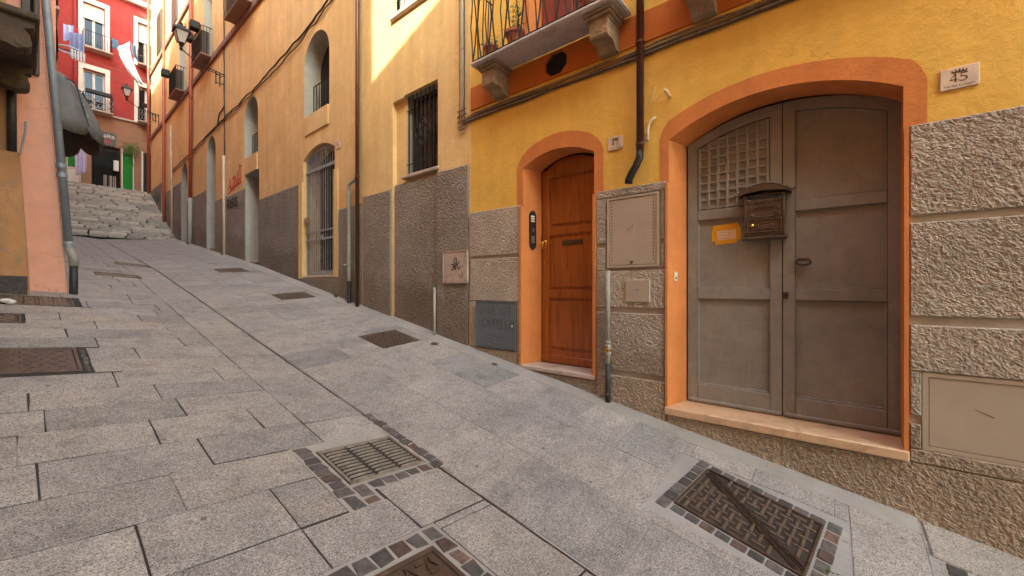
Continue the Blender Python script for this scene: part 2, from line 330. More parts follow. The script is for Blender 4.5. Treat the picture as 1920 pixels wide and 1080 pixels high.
def arch_poly(u0, u1, zb, zs, za, n=18): return [(u0, zb)] + arch(u0, u1, zs, za, n) + [(u1, zb)]
def rect(u0, u1, v0, v1): return [(u0, v0), (u1, v0), (u1, v1), (u0, v1)]
NEAR = lambda u, v, d: (4 - d, u, v)                       # right-hand house fronts, u along the street, d out of the wall
FAR = lambda u, v, d: (4 + .015 * u - d, 6.8 + u, v)
REDW = lambda u, v, d: (u, 29.6 - d, v)
def reveal(name, poly, depth, mat, M, parent, inner=None, skip_bottom=True):
    mb = MB(); n = len(poly); lo, hi = min(p[0] for p in poly), max(p[0] for p in poly)
    il, ih = inner or (lo, hi)
    vs = [M(u, v, 0) for u, v in poly] + [M(il + (u - lo) / (hi - lo) * (ih - il), v, -depth) for u, v in poly]
    fs = [(i, (i + 1) % n, n + (i + 1) % n, n + i) for i in range(n - 1 if skip_bottom else n)]
    return mb.add(vs, fs).build(name, mat, parent)
def rough_block(u0, u1, v0, v1, d, cell, amp, mat, parent, M, seed=0, name='plinth_block', bev=.012):
    nu = max(3, int((u1 - u0) / cell)); nv = max(3, int((v1 - v0) / cell))
    U = np.linspace(u0, u1, nu + 1); V = np.linspace(v0, v1, nv + 1); vs = []
    e = Vector((seed * 3.1, 0, 0))
    for j, v in enumerate(V):
        for i, u in enumerate(U):
            p = Vector((u, v, seed * .37))
            h = (.55 - noise.voronoi(p * 68)[0][0]) * 1.0 + noise.noise(p * 36) * .5 + noise.noise(p * 120) * .4 + noise.noise(p * 7) * .2
            edge = min(i, nu - i, j, nv - j); k = 0 if edge == 0 else (.75 if edge == 1 else 1)
            dd = d + amp * h * k - (bev if edge == 0 else 0)
            vs.append(M(u, v, dd))
    fs = [(j * (nu + 1) + i, j * (nu + 1) + i + 1, (j + 1) * (nu + 1) + i + 1, (j + 1) * (nu + 1) + i) for j in range(nv) for i in range(nu)]
    border = [i for i in range(nu + 1)] + [(j) * (nu + 1) + nu for j in range(1, nv + 1)] + [nv * (nu + 1) + i for i in range(nu - 1, -1, -1)] + [j * (nu + 1) for j in range(nv - 1, 0, -1)]
    o = len(vs); uv = [(U[i % (nu + 1)], V[i // (nu + 1)]) for i in border]
    vs += [M(u, v, 0.001) for u, v in uv]; b = len(border)
    fs += [(border[i], o + i, o + (i + 1) % b, border[(i + 1) % b]) for i in range(b)]
    return MB().add(vs, fs).build(name, mat, parent, recalc=True)
def railing_bars(parent, pts, z0, z1, r, mat, n=6, name='bar'):
    for x, y in pts: MB().tube([(x, y, z0), (x, y, z1)], r, n).build(name, mat, parent)

STROKE = {'A': [[(0, 0), (.5, 1), (1, 0)], [(.2, .4), (.8, .4)]], 'C': [[(1, .85), (.6, 1), (.1, .75), (0, .4), (.2, .05), (.6, 0), (1, .2)]],
 'E': [[(.9, 0), (0, 0), (0, 1), (.9, 1)], [(0, .5), (.7, .5)]], 'G': [[(1, .85), (.6, 1), (.1, .75), (0, .4), (.2, .05), (.7, 0), (1, .25), (1, .45), (.6, .45)]],
 'I': [[(.5, 0), (.5, 1)]], 'L': [[(0, 1), (0, 0), (.8, 0)]], 'U': [[(0, 1), (0, .25), (.3, 0), (.7, .05), (.9, .3), (.9, 1)]], 'T': [[(.5, 0), (.5, 1)], [(0, 1), (1, 1)]],
 'P': [[(0, 0), (0, 1), (.7, .95), (.9, .75), (.7, .5), (0, .45)]], 'O': [[(.5, 0), (.05, .3), (.05, .75), (.5, 1), (.95, .7), (.95, .3), (.5, 0)]],
 'S': [[(.95, .85), (.5, 1), (.1, .8), (.2, .55), (.8, .45), (.95, .2), (.5, 0), (.05, .15)]], 'R': [[(0, 0), (0, 1), (.7, .95), (.85, .75), (.7, .52), (0, .48)], [(.35, .48), (.95, 0)]]}
def ribbon(mb, pts, w, M, d=.002):      # flat painted stroke, a couple of millimetres proud
    for (u0, v0), (u1, v1) in zip(pts, pts[1:]):
        L = math.hypot(u1 - u0, v1 - v0) or 1e-6; a, b = (u1 - u0) / L * w * .4, (v1 - v0) / L * w * .4; px, pv = -(v1 - v0) / L * w / 2, (u1 - u0) / L * w / 2
        q = [(u0 - a + px, v0 - b + pv), (u0 - a - px, v0 - b - pv), (u1 + a - px, v1 + b - pv), (u1 + a + px, v1 + b + pv)]
        mb.prism(q, d * .1, d, M)
def write(mb, text, u, v, h, w, M, sgn=-1, adv=.8, d=.002, wob=.0):
    for i, ch in enumerate(text):
        for st in STROKE.get(ch, []):
            ribbon(mb, [(u + sgn * (i * adv + x * .62) * h, v + y * h + wob * math.sin(i * 2.3 + x * 3)) for x, y in st], w, M, d + i * .00005)
def font_text(name, body, size, M, u, v, mat, parent, d0=.0005, d1=.0015, sgn=-1, align='CENTER'):
    cu = bpy.data.curves.new(name, 'FONT'); cu.body = body; cu.size = size; cu.align_x = align; cu.resolution_u = 2
    t = bpy.data.objects.new(name, cu); col.objects.link(t)
    me = bpy.data.meshes.new_from_object(t.evaluated_get(bpy.context.evaluated_depsgraph_get()))
    bpy.data.objects.remove(t); bpy.data.curves.remove(cu); off = parent_origin(parent)
    for p in me.vertices: p.co = Vector(M(u + sgn * p.co.x, v + p.co.y, d1)) - off
    me.materials.append(MT[mat]); me.name = name
    o = bpy.data.objects.new(name, me); col.objects.link(o); o.parent = parent; return o
def drape(name, A, B, dropA, dropB, amp, folds, mat, parent=None, nu=24, nv=14, lean=(0, 0, 0), gather=1.0, seed=0):
    A, B = Vector(A), Vector(B); ax = (B - A); nrm = ax.cross(Vector((0, 0, 1))).normalized(); vs = []
    for sgn in (0, 1):
        for j in range(nv + 1):
            t = j / nv
            for i in range(nu + 1):
                s = i / nu; g = .5 + (s - .5) * (1 + (gather - 1) * t)
                p = A + ax * g + Vector((0, 0, -(dropA + (dropB - dropA) * s) * t)) + Vector(lean) * t * t
                p += nrm * (amp * math.sin(folds * 2 * math.pi * s + seed) * (.3 + .7 * t) + amp * .6 * noise.noise(Vector((s * 4, t * 3, seed))) + (.006 if sgn else 0))
                p.z += .02 * noise.noise(Vector((s * 5, seed, t * 2))) - .015 * math.sin(math.pi * s)
                vs.append(p)
    w = nu + 1; N = w * (nv + 1); fs = []
    for k in (0, N): fs += [(k + j * w + i, k + j * w + i + 1, k + (j + 1) * w + i + 1, k + (j + 1) * w + i) for j in range(nv) for i in range(nu)]
    bd = list(range(w)) + [j * w + nu for j in range(1, nv + 1)] + [nv * w + i for i in range(nu - 1, -1, -1)] + [j * w for j in range(nv - 1, 0, -1)]
    fs += [(bd[i], bd[(i + 1) % len(bd)], N + bd[(i + 1) % len(bd)], N + bd[i]) for i in range(len(bd))]
    return MB().add(vs, fs).build(name, mat, parent, True)

# ------------------------------------------------------------------ the street
XC = 1.93                                                  # the drain joint in the middle of the street
def zs(Y): return .178 * Y if Y < 12 else 2.136 + .148 * (Y - 12)
def zg(X, Y):
    if X >= XC: return zs(Y) - .08 * (4 - X)
    return zs(Y) - .08 * (4 - XC) + .10 * min(XC - X, 2.6)
def sheet(xs, ys, dz, f=zg):
    mb = MB(); n = len(xs)
    vs = [(x, y, f(x, y) + dz) for y in ys for x in xs] + [(x, y, f(x, y) + dz - .3) for y in ys for x in xs]
    q = [(j * n + i, j * n + i + 1, (j + 1) * n + i + 1, (j + 1) * n + i) for j in range(len(ys) - 1) for i in range(n - 1)]; N = n * len(ys); m = len(ys)
    fs = q + [tuple(N + k for k in reversed(a)) for a in q]
    bd = list(range(n)) + [j * n + n - 1 for j in range(1, m)] + [(m - 1) * n + i for i in range(n - 2, -1, -1)] + [j * n for j in range(m - 2, 0, -1)]
    fs += [(bd[i], bd[(i + 1) % len(bd)], N + bd[(i + 1) % len(bd)], N + bd[i]) for i in range(len(bd))]
    return mb.add(vs, fs)
ground = structure(MB().hexa([(-120, -120, -26), (140, -120, -26), (140, 24, -3), (-120, 24, -3), (-120, -120, -22), (140, -120, -22), (140, 24, 1.6), (-120, 24, 1.6)]).build('ground', 'joint'))
ys = [-14, -8, -4, -1] + [i * .5 for i in range(0, 45)] + [22.3]
street = structure(sheet([-7, -4, -2, -1, -.67, 0, .5, 1.0, 1.5, XC - .004], ys, -.0045).build('street', 'joint'))
MB().add(*(lambda m: (m.v, m.f))(sheet([XC + .017, 2.6, 3.2, 3.8, 4.02], ys, -.0045))).build('mortar_bed', 'mortar', street)
# cast-iron covers and their rectangles cut out of the slabs:  x0, x1, y0, y1
CUT = [(1.17, 1.395, 2.135, 2.94), (1.395, 1.905, 2.26, 2.94), (1.905, 2.01, 2.25, 3.29), (.86, 1.50, 1.05, 1.80), (2.66, 3.56, -.08, 1.0),
       (-.75, .39, 4.82, 5.60), (-.9, .50, 7.45, 8.06), (-.9, .03, 6.52, 6.98),
       (3.02, 3.64, 4.64, 5.28), (3.03, 3.65, 7.9, 8.44), (2.95, 3.56, 11.2, 11.8), (.86, 1.49, 10.38, 10.8), (1.34, 1.90, 12.3, 12.85)]
def subtract(r, cuts):
    out = [r]
    for c in cuts:
        nxt = []
        for (x0, x1, y0, y1) in out:
            if c[0] >= x1 or c[1] <= x0 or c[2] >= y1 or c[3] <= y0: nxt.append((x0, x1, y0, y1)); continue
            if c[2] > y0: nxt.append((x0, x1, y0, c[2]))
            if c[3] < y1: nxt.append((x0, x1, c[3], y1))
            a, b = max(y0, c[2]), min(y1, c[3])
            if c[0] > x0: nxt.append((x0, c[0], a, b))
            if c[1] < x1: nxt.append((c[1], x1, a, b))
        out = nxt
    return [q for q in out if q[1] - q[0] > .05 and q[3] - q[2] > .05]
def slab_mesh(mb, x0, x1, y0, y1, gap, ch, dz, jit=.003, gy=None):
    rj = lambda: random.uniform(-jit, jit)
    gy = gap if gy is None else gy; x0 += gap / 2; x1 -= gap / 2; y0 += gy / 2; y1 -= gy / 2
    c = [(x0 + rj(), y0 + rj()), (x1 + rj(), y0 + rj()), (x1 + rj(), y1 + rj()), (x0 + rj(), y1 + rj())]
    # wavy edge: extra points so that the arrises are not ruler straight
    ring = []
    for i in range(4):
        a, b = c[i], c[(i + 1) % 4]; k = max(1, int(math.hypot(b[0] - a[0], b[1] - a[1]) / .16))
        for j in range(k):
            t = j / k; w = 0 if j == 0 else rj() * .8
            ring.append((a[0] + (b[0] - a[0]) * t + w, a[1] + (b[1] - a[1]) * t + w))
    cx, cy = (x0 + x1) / 2, (y0 + y1) / 2; n = len(ring)
    tx, ty = random.uniform(-.003, .003), random.uniform(-.003, .003)
    H = lambda x, y: zg(x, y) + dz + tx * (x - cx) + ty * (y - cy)
    ins = [(x - ch * (1 if x > cx else -1), y - ch * (1 if y > cy else -1)) for x, y in ring]
    vs = [(x, y, H(x, y)) for x, y in ins] + [(x, y, H(x, y) - ch * .8) for x, y in ring] + [(x, y, H(x, y) - .05) for x, y in ring]
    fs = [tuple(range(n))] + [(i, n + i, n + (i + 1) % n, (i + 1) % n) for i in range(n)] + [(n + i, 2 * n + i, 2 * n + (i + 1) % n, n + (i + 1) % n) for i in range(n)]
    return mb.add(vs, fs)
rnd = random.Random(21)
far_slabs = MB(); count = 0
def lay(x0, x1, y0, y1, gap, ch, mat='granite', dz=None, jit=.004, gy=None):
    global count
    for q in subtract((x0, x1, y0, y1), CUT):
        d = rnd.uniform(-.002, .002) if dz is None else dz
        if y0 > 13.5 or y1 < .1 and x0 < 1.0 or x1 < -1.0: slab_mesh(far_slabs, *q, gap, ch, d, jit, gy)
        else:
            slab_mesh(MB(), *q, gap, ch, d, jit, gy).build('paving_slab', mat, street); count += 1
# left-hand carriage: running bond in rows across the street; first joints as measured, then staggered
rows = [.59, .98, 1.36, 1.75, 2.13, 2.54, 2.93, 3.32, 3.71, 4.08, 4.42]
while rows[-1] < 21.6: rows.append(rows[-1] + rnd.uniform(.365, .40))
known = {2.13: [.335, .91], 1.75: [.91], 2.54: [-.17, .53], 2.93: [.055, .745], 3.32: [-.01, .56], 3.71: [.10, .775], 4.08: [.035, .70]}
for ri, (a, b) in enumerate(zip(rows, rows[1:])):
    js = list(known.get(a, [])); left = .35 if a > 8.5 else -2.2
    if not js: js = [rnd.uniform(.25, .75)]
    while js[-1] < 1.05: js.append(js[-1] + rnd.uniform(.58, .78))
    while js[0] > left: js.insert(0, js[0] - rnd.uniform(.58, .78))
    js = [x for x in js if x < 1.28] + [1.42]
    for x0, x1 in zip(js, js[1:]): lay(x0, x1, a, b, .008, .003, 'granite_dark' if rnd.random() < .08 else 'granite', gy=.010)
ks = [-3, -2.3, -1.6, -.9, -.3, .35, 1.0, 1.74, 2.26, 2.94, 3.74]                                # long border slabs beside the drain joint
while ks[-1] < 21.6: ks.append(ks[-1] + rnd.uniform(.55, .95))
for a, b in zip(ks, ks[1:]): lay(1.42, XC, a, min(b, 21.7), .007, .003, 'granite')
for ci, (x0, x1, ph) in enumerate([(XC + .019, 2.56, 0), (2.56, 3.18, .3), (3.18, 3.80, .12)]):
    ks = [[-2.1, -1.6, -1.08, -.55, -.03, .42, .91, 1.41, 1.86, 2.12, 2.58, 3.16, 3.66, 4.14, 4.57], [-2.3, -1.7, -1.1, -.5, .0, .45, .92, 1.26, 1.72, 2.14, 2.56, 3.08, 3.55, 4.0, 4.45], [-2.2, -1.6, -.98, -.45, 0, .5, .95, 1.47, 1.95, 2.5, 2.95, 3.45, 3.9, 4.4]][ci]
    while ks[-1] < 21.6: ks.append(ks[-1] + rnd.uniform(.42, .6))
    for a, b in zip(ks, ks[1:]): lay(x0, x1, a, min(b, 21.7), .008, .003, 'granite_dark' if rnd.random() < .12 else 'granite', jit=.005)
fs_ = far_slabs.build('paving_slabs_beyond', 'granite', street); fs_['kind'] = 'stuff'
# pale kerb stone and smeared concrete along the foot of the wall
def strip(x0, x1, y0, y1, d0, d1, name, mat, n=40):
    vs = []; 
    for i in range(n + 1):
        y = y0 + (y1 - y0) * i / n; w = x0 + .03 * noise.noise(Vector((y * 1.7, 3, 0))) + .015 * noise.noise(Vector((y * 7, 1, 0)))
        vs += [(w, y, zg(x0, y) + d0), (x1, y, zg(x1, y) + d1), (x1, y, zg(x1, y) - .06), (w, y, zg(x0, y) - .06)]
    fs = [(4 * i + k, 4 * i + (k + 1) % 4, 4 * i + 4 + (k + 1) % 4, 4 * i + 4 + k) for i in range(n) for k in range(4)] + [(0, 1, 2, 3), tuple(4 * n + k for k in (3, 2, 1, 0))]
    return MB().add(vs, fs).build(name, mat, street)
strip(3.79, 4.05, -.45, 7.0, .002, .030, 'concrete_fillet', 'mortar', 90); strip(3.79, 4.3, 7.0, 21.8, .002, .035, 'concrete_fillet', 'mortar', 90)
slab_mesh(MB(), 3.56, 4.03, -1.5, -.47, .006, .008, .012).build('kerb_stone', 'granite', street)
slab_mesh(MB(), 3.44, 3.56, -.62, -.52, .004, .008, .004).build('sett', 'sett', street)

def sett(x0, x1, y0, y1, red=False, g=.009):
    slab_mesh(MB(), x0, x1, y0, y1, g, .008, rnd.uniform(-.001, .005), .009).build('sett', 'sett_red' if red else 'sett', street)
def bed(x0, x1, y0, y1, name='sett_bed'):
    P = [(x, y) for x, y in ((x0, y0), (x1, y0), (x1, y1), (x0, y1))]
    MB().hexa([(x, y, zg(x, y) - .06) for x, y in P] + [(x, y, zg(x, y) - .003) for x, y in P]).build(name, 'mortar', street)
# setts round the slotted grate
bed(1.17, 1.30, 2.12, 2.94); bed(1.30, 1.40, 2.12, 2.36); bed(1.40, 1.91, 2.25, 2.36); bed(1.30, 1.905, 2.83, 2.94); bed(1.89, 1.927, 2.25, 3.29)
ny = 8
for i in range(ny): sett(1.18, 1.285, 2.93 - (i + 1) * .083, 2.93 - i * .083, i == 5)
sett(1.18, 1.285, 2.12, 2.265); sett(1.285, 1.385, 2.20, 2.33); sett(1.285, 1.39, 2.12, 2.20, True); sett(1.19, 1.285, 2.84, 2.93)
for i in range(6): sett(1.40 + i * .098, 1.40 + (i + 1) * .098, 2.255, 2.345, i == 4)
for i in range(11): sett(1.915, 2.0, 3.28 - (i + 1) * .092, 3.28 - i * .092, i == 7)
# setts round the near cover
bed(.86, .945, 1.05, 1.80); bed(.945, 1.50, 1.66, 1.80); bed(1.38, 1.50, 1.05, 1.66)
for i in range(5): sett(.87 + i * .103, .87 + (i + 1) * .103, 1.675, 1.785, i == 3)
for i in range(6): sett(1.395, 1.49, 1.79 - (i + 1) * .108, 1.79 - i * .108, i in (1, 2))
# covers
def GM(cx, cy, rot=0.0):        # local plan coordinates -> world, hugging the street surface
    c, s = math.cos(rot), math.sin(rot); z0 = zg(cx, cy); side = 1 if cx >= XC else -1
    gx = .08 if side > 0 else -.10; gy = .178 if cy < 12 else .148
    return lambda x, y, z: (cx + x * c - y * s, cy + x * s + y * c, z0 + gx * (x * c - y * s) + gy * (x * s + y * c) + z)
GRP = 'cast-iron covers let into the paving'
# slotted grate
g = thing('drain_grate', 'slotted cast-iron drain grate framed by dark setts in mid street', 'drain grate', (1.605, 2.595, zg(1.605, 2.595)))
M = GM(1.605, 2.595); W, Hh = .295, .235
MB().box(-W + .02, W - .02, -Hh + .02, Hh - .02, -.08, -.045, M).build('drain_pit', 'dark', g)
fm = MB()
for (a, b, c, d) in ((-W, W, -Hh, -Hh + .02), (-W, W, Hh - .02, Hh), (-W, -W + .02, -Hh + .02, Hh - .02), (W - .02, W, -Hh + .02, Hh - .02)): fm.cbox(a, b, c, d, -.06, .004, .003, M)
fm.build('grate_frame', 'grate', g)
for k in (-1, 1): MB().cbox(k * .092 - .008, k * .092 + .008, -Hh + .021, Hh - .021, -.05, -.010, .003, M).build('cross_rib', 'grate', g)
for cidx in range(3):
    u0 = -W + .026 + cidx * .184
    for i in range(11):
        v = -Hh + .036 + i * .0405
        MB().tube([(u0, v, -.012), (u0 + .012, v, -.004), (u0 + .085, v, -.002), (u0 + .150, v, -.004), (u0 + .165, v + .003, -.012)], [.006, .0095, .0105, .0095, .006], 8, True, M).build('grate_bar', 'grate', g, True)
def plain_cover(label, x0, x1, y0, y1, sett_rim=False, kind=0, rot=0.0):
    cx, cy = (x0 + x1) / 2, (y0 + y1) / 2; w, h = (x1 - x0) / 2, (y1 - y0) / 2
    o = thing('manhole_cover', label, 'manhole cover', (cx, cy, zg(cx, cy)), GRP); M = GM(cx, cy, rot)
    f = MB()
    for (a, b, c, d) in ((-w, w, -h, -h + .025), (-w, w, h - .025, h), (-w, -w + .025, -h + .025, h - .025), (w - .025, w, -h + .025, h - .025)): f.cbox(a, b, c, d, -.05, .003, .003, M)
    f.build('frame', 'castiron', o)
    MB().cbox(-w + .028, w - .028, -h + .028, h - .028, -.04, -.004, .003, M).build('lid', 'castiron', o)
    t = MB(); s = .06 if kind == 0 else .075; i = 0; yy = -h + .06
    while yy < h - .05:
        xx = -w + .06 + (s / 2 if i % 2 else 0); 
        while xx < w - .05:
            if (i + int((xx + w) / s)) % 2: t.box(xx - .022, xx + .022, yy - .006, yy + .006, -.0045, .003, M)
            else: t.box(xx - .006, xx + .006, yy - .022, yy + .022, -.0045, .003, M)
            xx += s
        yy += s; i += 1
    t.build('tread_pattern', 'castiron_worn' if kind == 0 else 'castiron', o)['kind'] = 'stuff'; return o
plain_cover('brown tread-plate cover by the wall near the thin grey stub pipe', 3.03, 3.63, 4.65, 5.27)
plain_cover('brown tread-plate cover below the barred gate', 3.04, 3.64, 7.91, 8.43)
plain_cover('flat brown cover near the wall beyond the barred gate', 2.96, 3.55, 11.21, 11.79)
plain_cover('long flat cover in mid street, nearer of the distant pair', .87, 1.48, 10.39, 10.79)
plain_cover('long flat cover in mid street, farther of the distant pair', 1.35, 1.89, 12.31, 12.84)
plain_cover('low cover in the paving at the foot of the leaning pink pier', -.80, .44, 7.48, 8.03)
plain_cover('worn rectangular cover at the left edge, cut off by the picture', -.70, .33, 4.88, 5.56, kind=1)
plain_cover('broken rusty cover in front of the old orange pier', -.86, .01, 6.55, 6.95)
for i in range(7): sett(.345, .385, 4.84 + i * .108, 4.84 + (i + 1) * .108 )
# near cover at the bottom edge
o = plain_cover('dark ribbed cast-iron cover with setts at the bottom edge', .95, 1.375, 1.08, 1.655, kind=1)
M = GM(1.1625, 1.3675); b = MB()
for i, (x, y) in enumerate([(-.12, .2), (.0, .2), (.12, .2), (-.14, .08), (.06, .1)]): b.tube([(x - .03, y - .03, .003), (x, y + .03, .006), (x + .03, y - .03, .003)], .006, 6, True, M)
b.build('raised_lettering', 'castiron', o)['kind'] = 'stuff'
# big rectangular cover with a diagonal band
cx, cy = 3.115, .46; rt = R(-7); M = GM(cx, cy, rt); w, h = .312, .372
o = thing('manhole_cover', 'large rusty cover with brick-like ribs and a diagonal band near the grey doors', 'manhole cover', (cx, cy, zg(cx, cy)), GRP)
f = MB()
for (a, b, c, d) in ((-w, w, -h, -h + .014), (-w, w, h - .014, h), (-w, -w + .014, -h + .014, h - .014), (w - .014, w, -h + .014, h - .014)): f.cbox(a, b, c, d, -.05, .012, .003, M)
f.build('frame', 'castiron', o)
MB().cbox(-w + .016, w - .016, -h + .016, h - .016, -.05, -.002, .003, M).build('lid', 'castiron_dark', o)
ribs = MB(); dirx, diry = math.cos(math.atan2(h, w * .9)), math.sin(math.atan2(h, w * .9))
def off_band(x, y): return abs(x * -diry + y * dirx)
s = .062
for i in range(-7, 8):
    for j in range(-7, 8):
        x, y = i * s, j * s
        if abs(x) > w - .04 or abs(y) > h - .04 or off_band(x, y) < .052: continue
        if (i + j) % 2: ribs.cbox(x - .045, x + .045, y - .0075, y + .0075, -.013, .012, .003, M)
        else: ribs.cbox(x - .006, x + .006, y - .038, y + .038, -.013, .011, .004, M)
ribs.build('rib_pattern', 'castiron_worn', o)['kind'] = 'stuff'
bandm = MB(); L = .43
BM = lambda a, b, c: M(a * dirx - b * diry, a * diry + b * dirx, c)
for q, wd, zz in ((-.030, .0035, .011), (.030, .0035, .011), (-.011, .0035, .010), (.011, .0035, .010)): bandm.cbox(-L, L, q - wd, q + wd, -.013, zz, .003, BM)
for k in range(12):
    a = -.33 + k * .06
    for sgn in (-1, 1): bandm.cbox(a, a + .035, sgn * .021 - .004, sgn * .021 + .004, -.013, .007, .002, BM)
bandm.build('diagonal_band', 'castiron', o)
for (a0, a1, fixed, horiz) in ((-h - .0, h + .0, -w - .045, False), (-h, h, w + .045, False), (-w - .1, w + .1, h + .05, True), (-w - .1, w + .1, -h - .05, True)):
    n = 8 if not horiz else 7
    for k in range(n):
        t0 = a0 + (a1 - a0) * k / n; t1 = a0 + (a1 - a0) * (k + 1) / n - .008
        if horiz: q = (t0, t1, fixed - .038, fixed + .038)
        else: q = (fixed - .036, fixed + .036, t0, t1)
        MB().cbox(*q, -.05, rnd.uniform(-.001, .004), .007, M).build('sett', 'sett_red' if (k in (3, 5) and fixed < 0) else 'sett', street)
gr_ = random.Random(77); gm = MB()
for k in range(900):
    y = gr_.uniform(-.9, 19); x = 3.99 - abs(gr_.gauss(0, .07)) + (.015 * max(0, y - 6.8)); r = gr_.uniform(.002, .007) * (1 + .04 * y); z = zg(min(x, 4), y) + .028 * max(0, (x - 3.79) / .26)
    gm.add([(x - r, y, z), (x, y - r * 1.3, z), (x + r, y, z), (x, y + r, z), (x + r * .2, y, z + r * 1.1)], [(0, 1, 4), (1, 2, 4), (2, 3, 4), (3, 0, 4)])
for k in range(260):
    x, y = gr_.uniform(-.3, 3.7), gr_.uniform(.5, 9); r = gr_.uniform(.002, .005); z = zg(x, y)
    gm.add([(x - r, y, z), (x, y - r * 1.3, z), (x + r, y, z), (x, y + r, z), (x + r * .2, y, z + r * .8)], [(0, 1, 4), (1, 2, 4), (2, 3, 4), (3, 0, 4)])
gm.build('grit', 'corbel', street)['kind'] = 'stuff'
# round valve caps
for k, (x, y, lb) in enumerate([(3.81, 3.35, 'small round iron valve cap below the slate-blue box'), (3.69, 4.40, 'small round iron valve cap beside the thin grey stub pipe')]):
    M = GM(x, y); c = MB().lathe([(.055, -.03), (.055, .004), (.048, .008), (.046, .005), (.02, .005), (.018, .009)], (0, 0, 0), 16, M).build('valve_cap', 'castiron', None)
    origin_to(c, (x, y, zg(x, y))); tag(c, lb, 'valve cap', 'round valve caps by the wall')
# crumpled paper
bm = bmesh.new(); bmesh.ops.create_icosphere(bm, subdivisions=3, radius=.055)
for v in bm.verts: v.co *= 1 + .55 * noise.noise(v.co * 18 + Vector((3, 1, 2))); v.co.z *= .6
me = bpy.data.meshes.new('paper'); bm.to_mesh(me); bm.free(); me.materials.append(MT['white'])
o = bpy.data.objects.new('crumpled_paper', me); col.objects.link(o); o.location = (-.085, 7.45, zg(-.085, 7.45) + .033)
tag(o, 'crumpled white paper lying in front of the old orange pier', 'litter')
# weeds in the joints
def weed(x, y, n, hgt, lb):
    mb = MB()
    for i in range(n):
        a = random.uniform(0, 6.28); r = random.uniform(.0, .05); L = hgt * random.uniform(.5, 1)
        bx, by = x + r * math.cos(a) * .5, y + r * math.sin(a); z = zg(x, y) + .01
        tx, ty = bx - abs(math.cos(a)) * L * .5, by + math.sin(a) * L * .6; w = .005
        mb.add([(bx, by - w, z), (bx, by + w, z), ((bx + tx) / 2, (by + ty) / 2 + w * 1.4, z + L * .6), ((bx + tx) / 2, (by + ty) / 2 - w * 1.4, z + L * .6), (tx, ty, z + L * .75)], [(0, 1, 2, 3), (3, 2, 4)])
    o = mb.build('weed', 'leaf', None); origin_to(o, (x, y, zg(x, y))); tag(o, lb, 'weed', 'weeds at the foot of the wall')
weed(3.93, 7.65, 26, .13, 'low green weed at the wall foot below the barred gate')
weed(3.97, 14.85, 30, .16, 'low green weed at the foot of the cream pipe'); weed(2.92, -.01, 7, .02, 'tiny green weed at the corner of the large banded cover')
weed(4.0, 19.0, 30, .16, 'low green weed at the foot of the red downpipe')

# ------------------------------------------------------------------ yellow house (nearest, right)
yh = thing('yellow_house', 'nearest house with ochre-yellow plaster, orange door surrounds and roughcast plinth', 'house', (4, 1, 0))
H45 = arch_poly(1.26, -.385, .36, 3.0, 3.235); H47 = arch_poly(3.055, 2.065, .58, 3.06, 3.20)
OCT = [(2.565 + .165 * math.cos(R(22.5 + 45 * k)), 4.21 + .145 * math.sin(R(22.5 + 45 * k))) for k in range(8)]
FW = rect(2.0, 2.95, 4.42, 6.7)            # french window on the balcony
mb = MB().prism([(-7, -1.6), (3.985, -1.6), (3.985, 10.5), (-7, 10.5)], 0, -.4, NEAR, [H45, H47, OCT, FW], False)
mb.build('wall', 'yellow', yh)
MB().box(4.403, 10, -6.99, 3.97, -1.5, 10.4).build('building_core', 'groove', yh)
reveal('door_reveal', H45, .32, 'orange', NEAR, yh, (-.40, 1.178)); reveal('door_reveal', H47, .28, 'orange', NEAR, yh, (2.06, 2.97))
reveal('vent_reveal', OCT, .2, 'band', NEAR, yh, None, False); reveal('window_reveal', FW, .3, 'orange', NEAR, yh, None, False)
MB().prism(OCT, -.03, -.06, NEAR).build('vent_opening', 'dark', yh)
# painted surrounds
def shoulder(u0, u1, zb0, zb1, zsp, zap, rad):
    a = arch(u0, u1, zsp, zap, 20); sg = 1 if u1 > u0 else -1
    l = [(u0, zb0), (u0, zsp - rad * .9)] + [(u0 + sg * rad * .25, zsp - rad * .2), (u0 + sg * rad * .6, zsp + rad * .3)]
    mid = [p for p in a if u0 + sg * 0 != p[0] and abs(p[0] - u0) > rad and abs(p[0] - u1) > rad]
    r = [(u1 - sg * rad * .6, zsp + rad * .3), (u1 - sg * rad * .25, zsp - rad * .2), (u1, zsp - rad * .9), (u1, zb1)]
    return l + mid + r
def ring(inner, outer):    # open U band between two polylines from foot to foot
    return outer + inner[::-1]
i45 = [(1.26, 2.58)] + arch(1.26, -.385, 3.0, 3.235) + [(-.385, 2.68)]; o45 = shoulder(1.345, -.505, 2.58, 2.68, 3.14, 3.385, .13)
MB().prism(ring(i45, o45), .0006, .005, NEAR).build('door_surround', 'orange', yh)
i47 = [(3.055, 2.58)] + arch(3.055, 2.065, 3.06, 3.20) + [(2.065, 2.58)]; o47 = shoulder(3.15, 1.955, 2.58, 2.58, 3.17, 3.385, .12)
MB().prism(ring(i47, o47), .0006, .005, NEAR).build('door_surround', 'orange', yh)
for (a, b, c, d) in ((1.26, 1.283, .36, 2.579), (-.41, -.385, .36, 2.679), (3.055, 3.09, .56, 2.579), (2.03, 2.065, .56, 2.579)): MB().prism(rect(a, b, c, d), .0006, .047, NEAR).build('jamb_edge', 'orange', yh)
# string band, slightly proud with a soft lower roll
MB().prism([(-7, 4.06), (3.98, 4.06), (3.98, 4.36), (-7, 4.36)], .0006, .012, NEAR, [OCT]).build('string_band', 'band', yh)
MB().cbox(-.014 + 0, .018, -7, 3.98, 4.045, 4.062, .004, lambda d, u, v: (4 - d, u, v)).build('band_roll', 'band', yh)
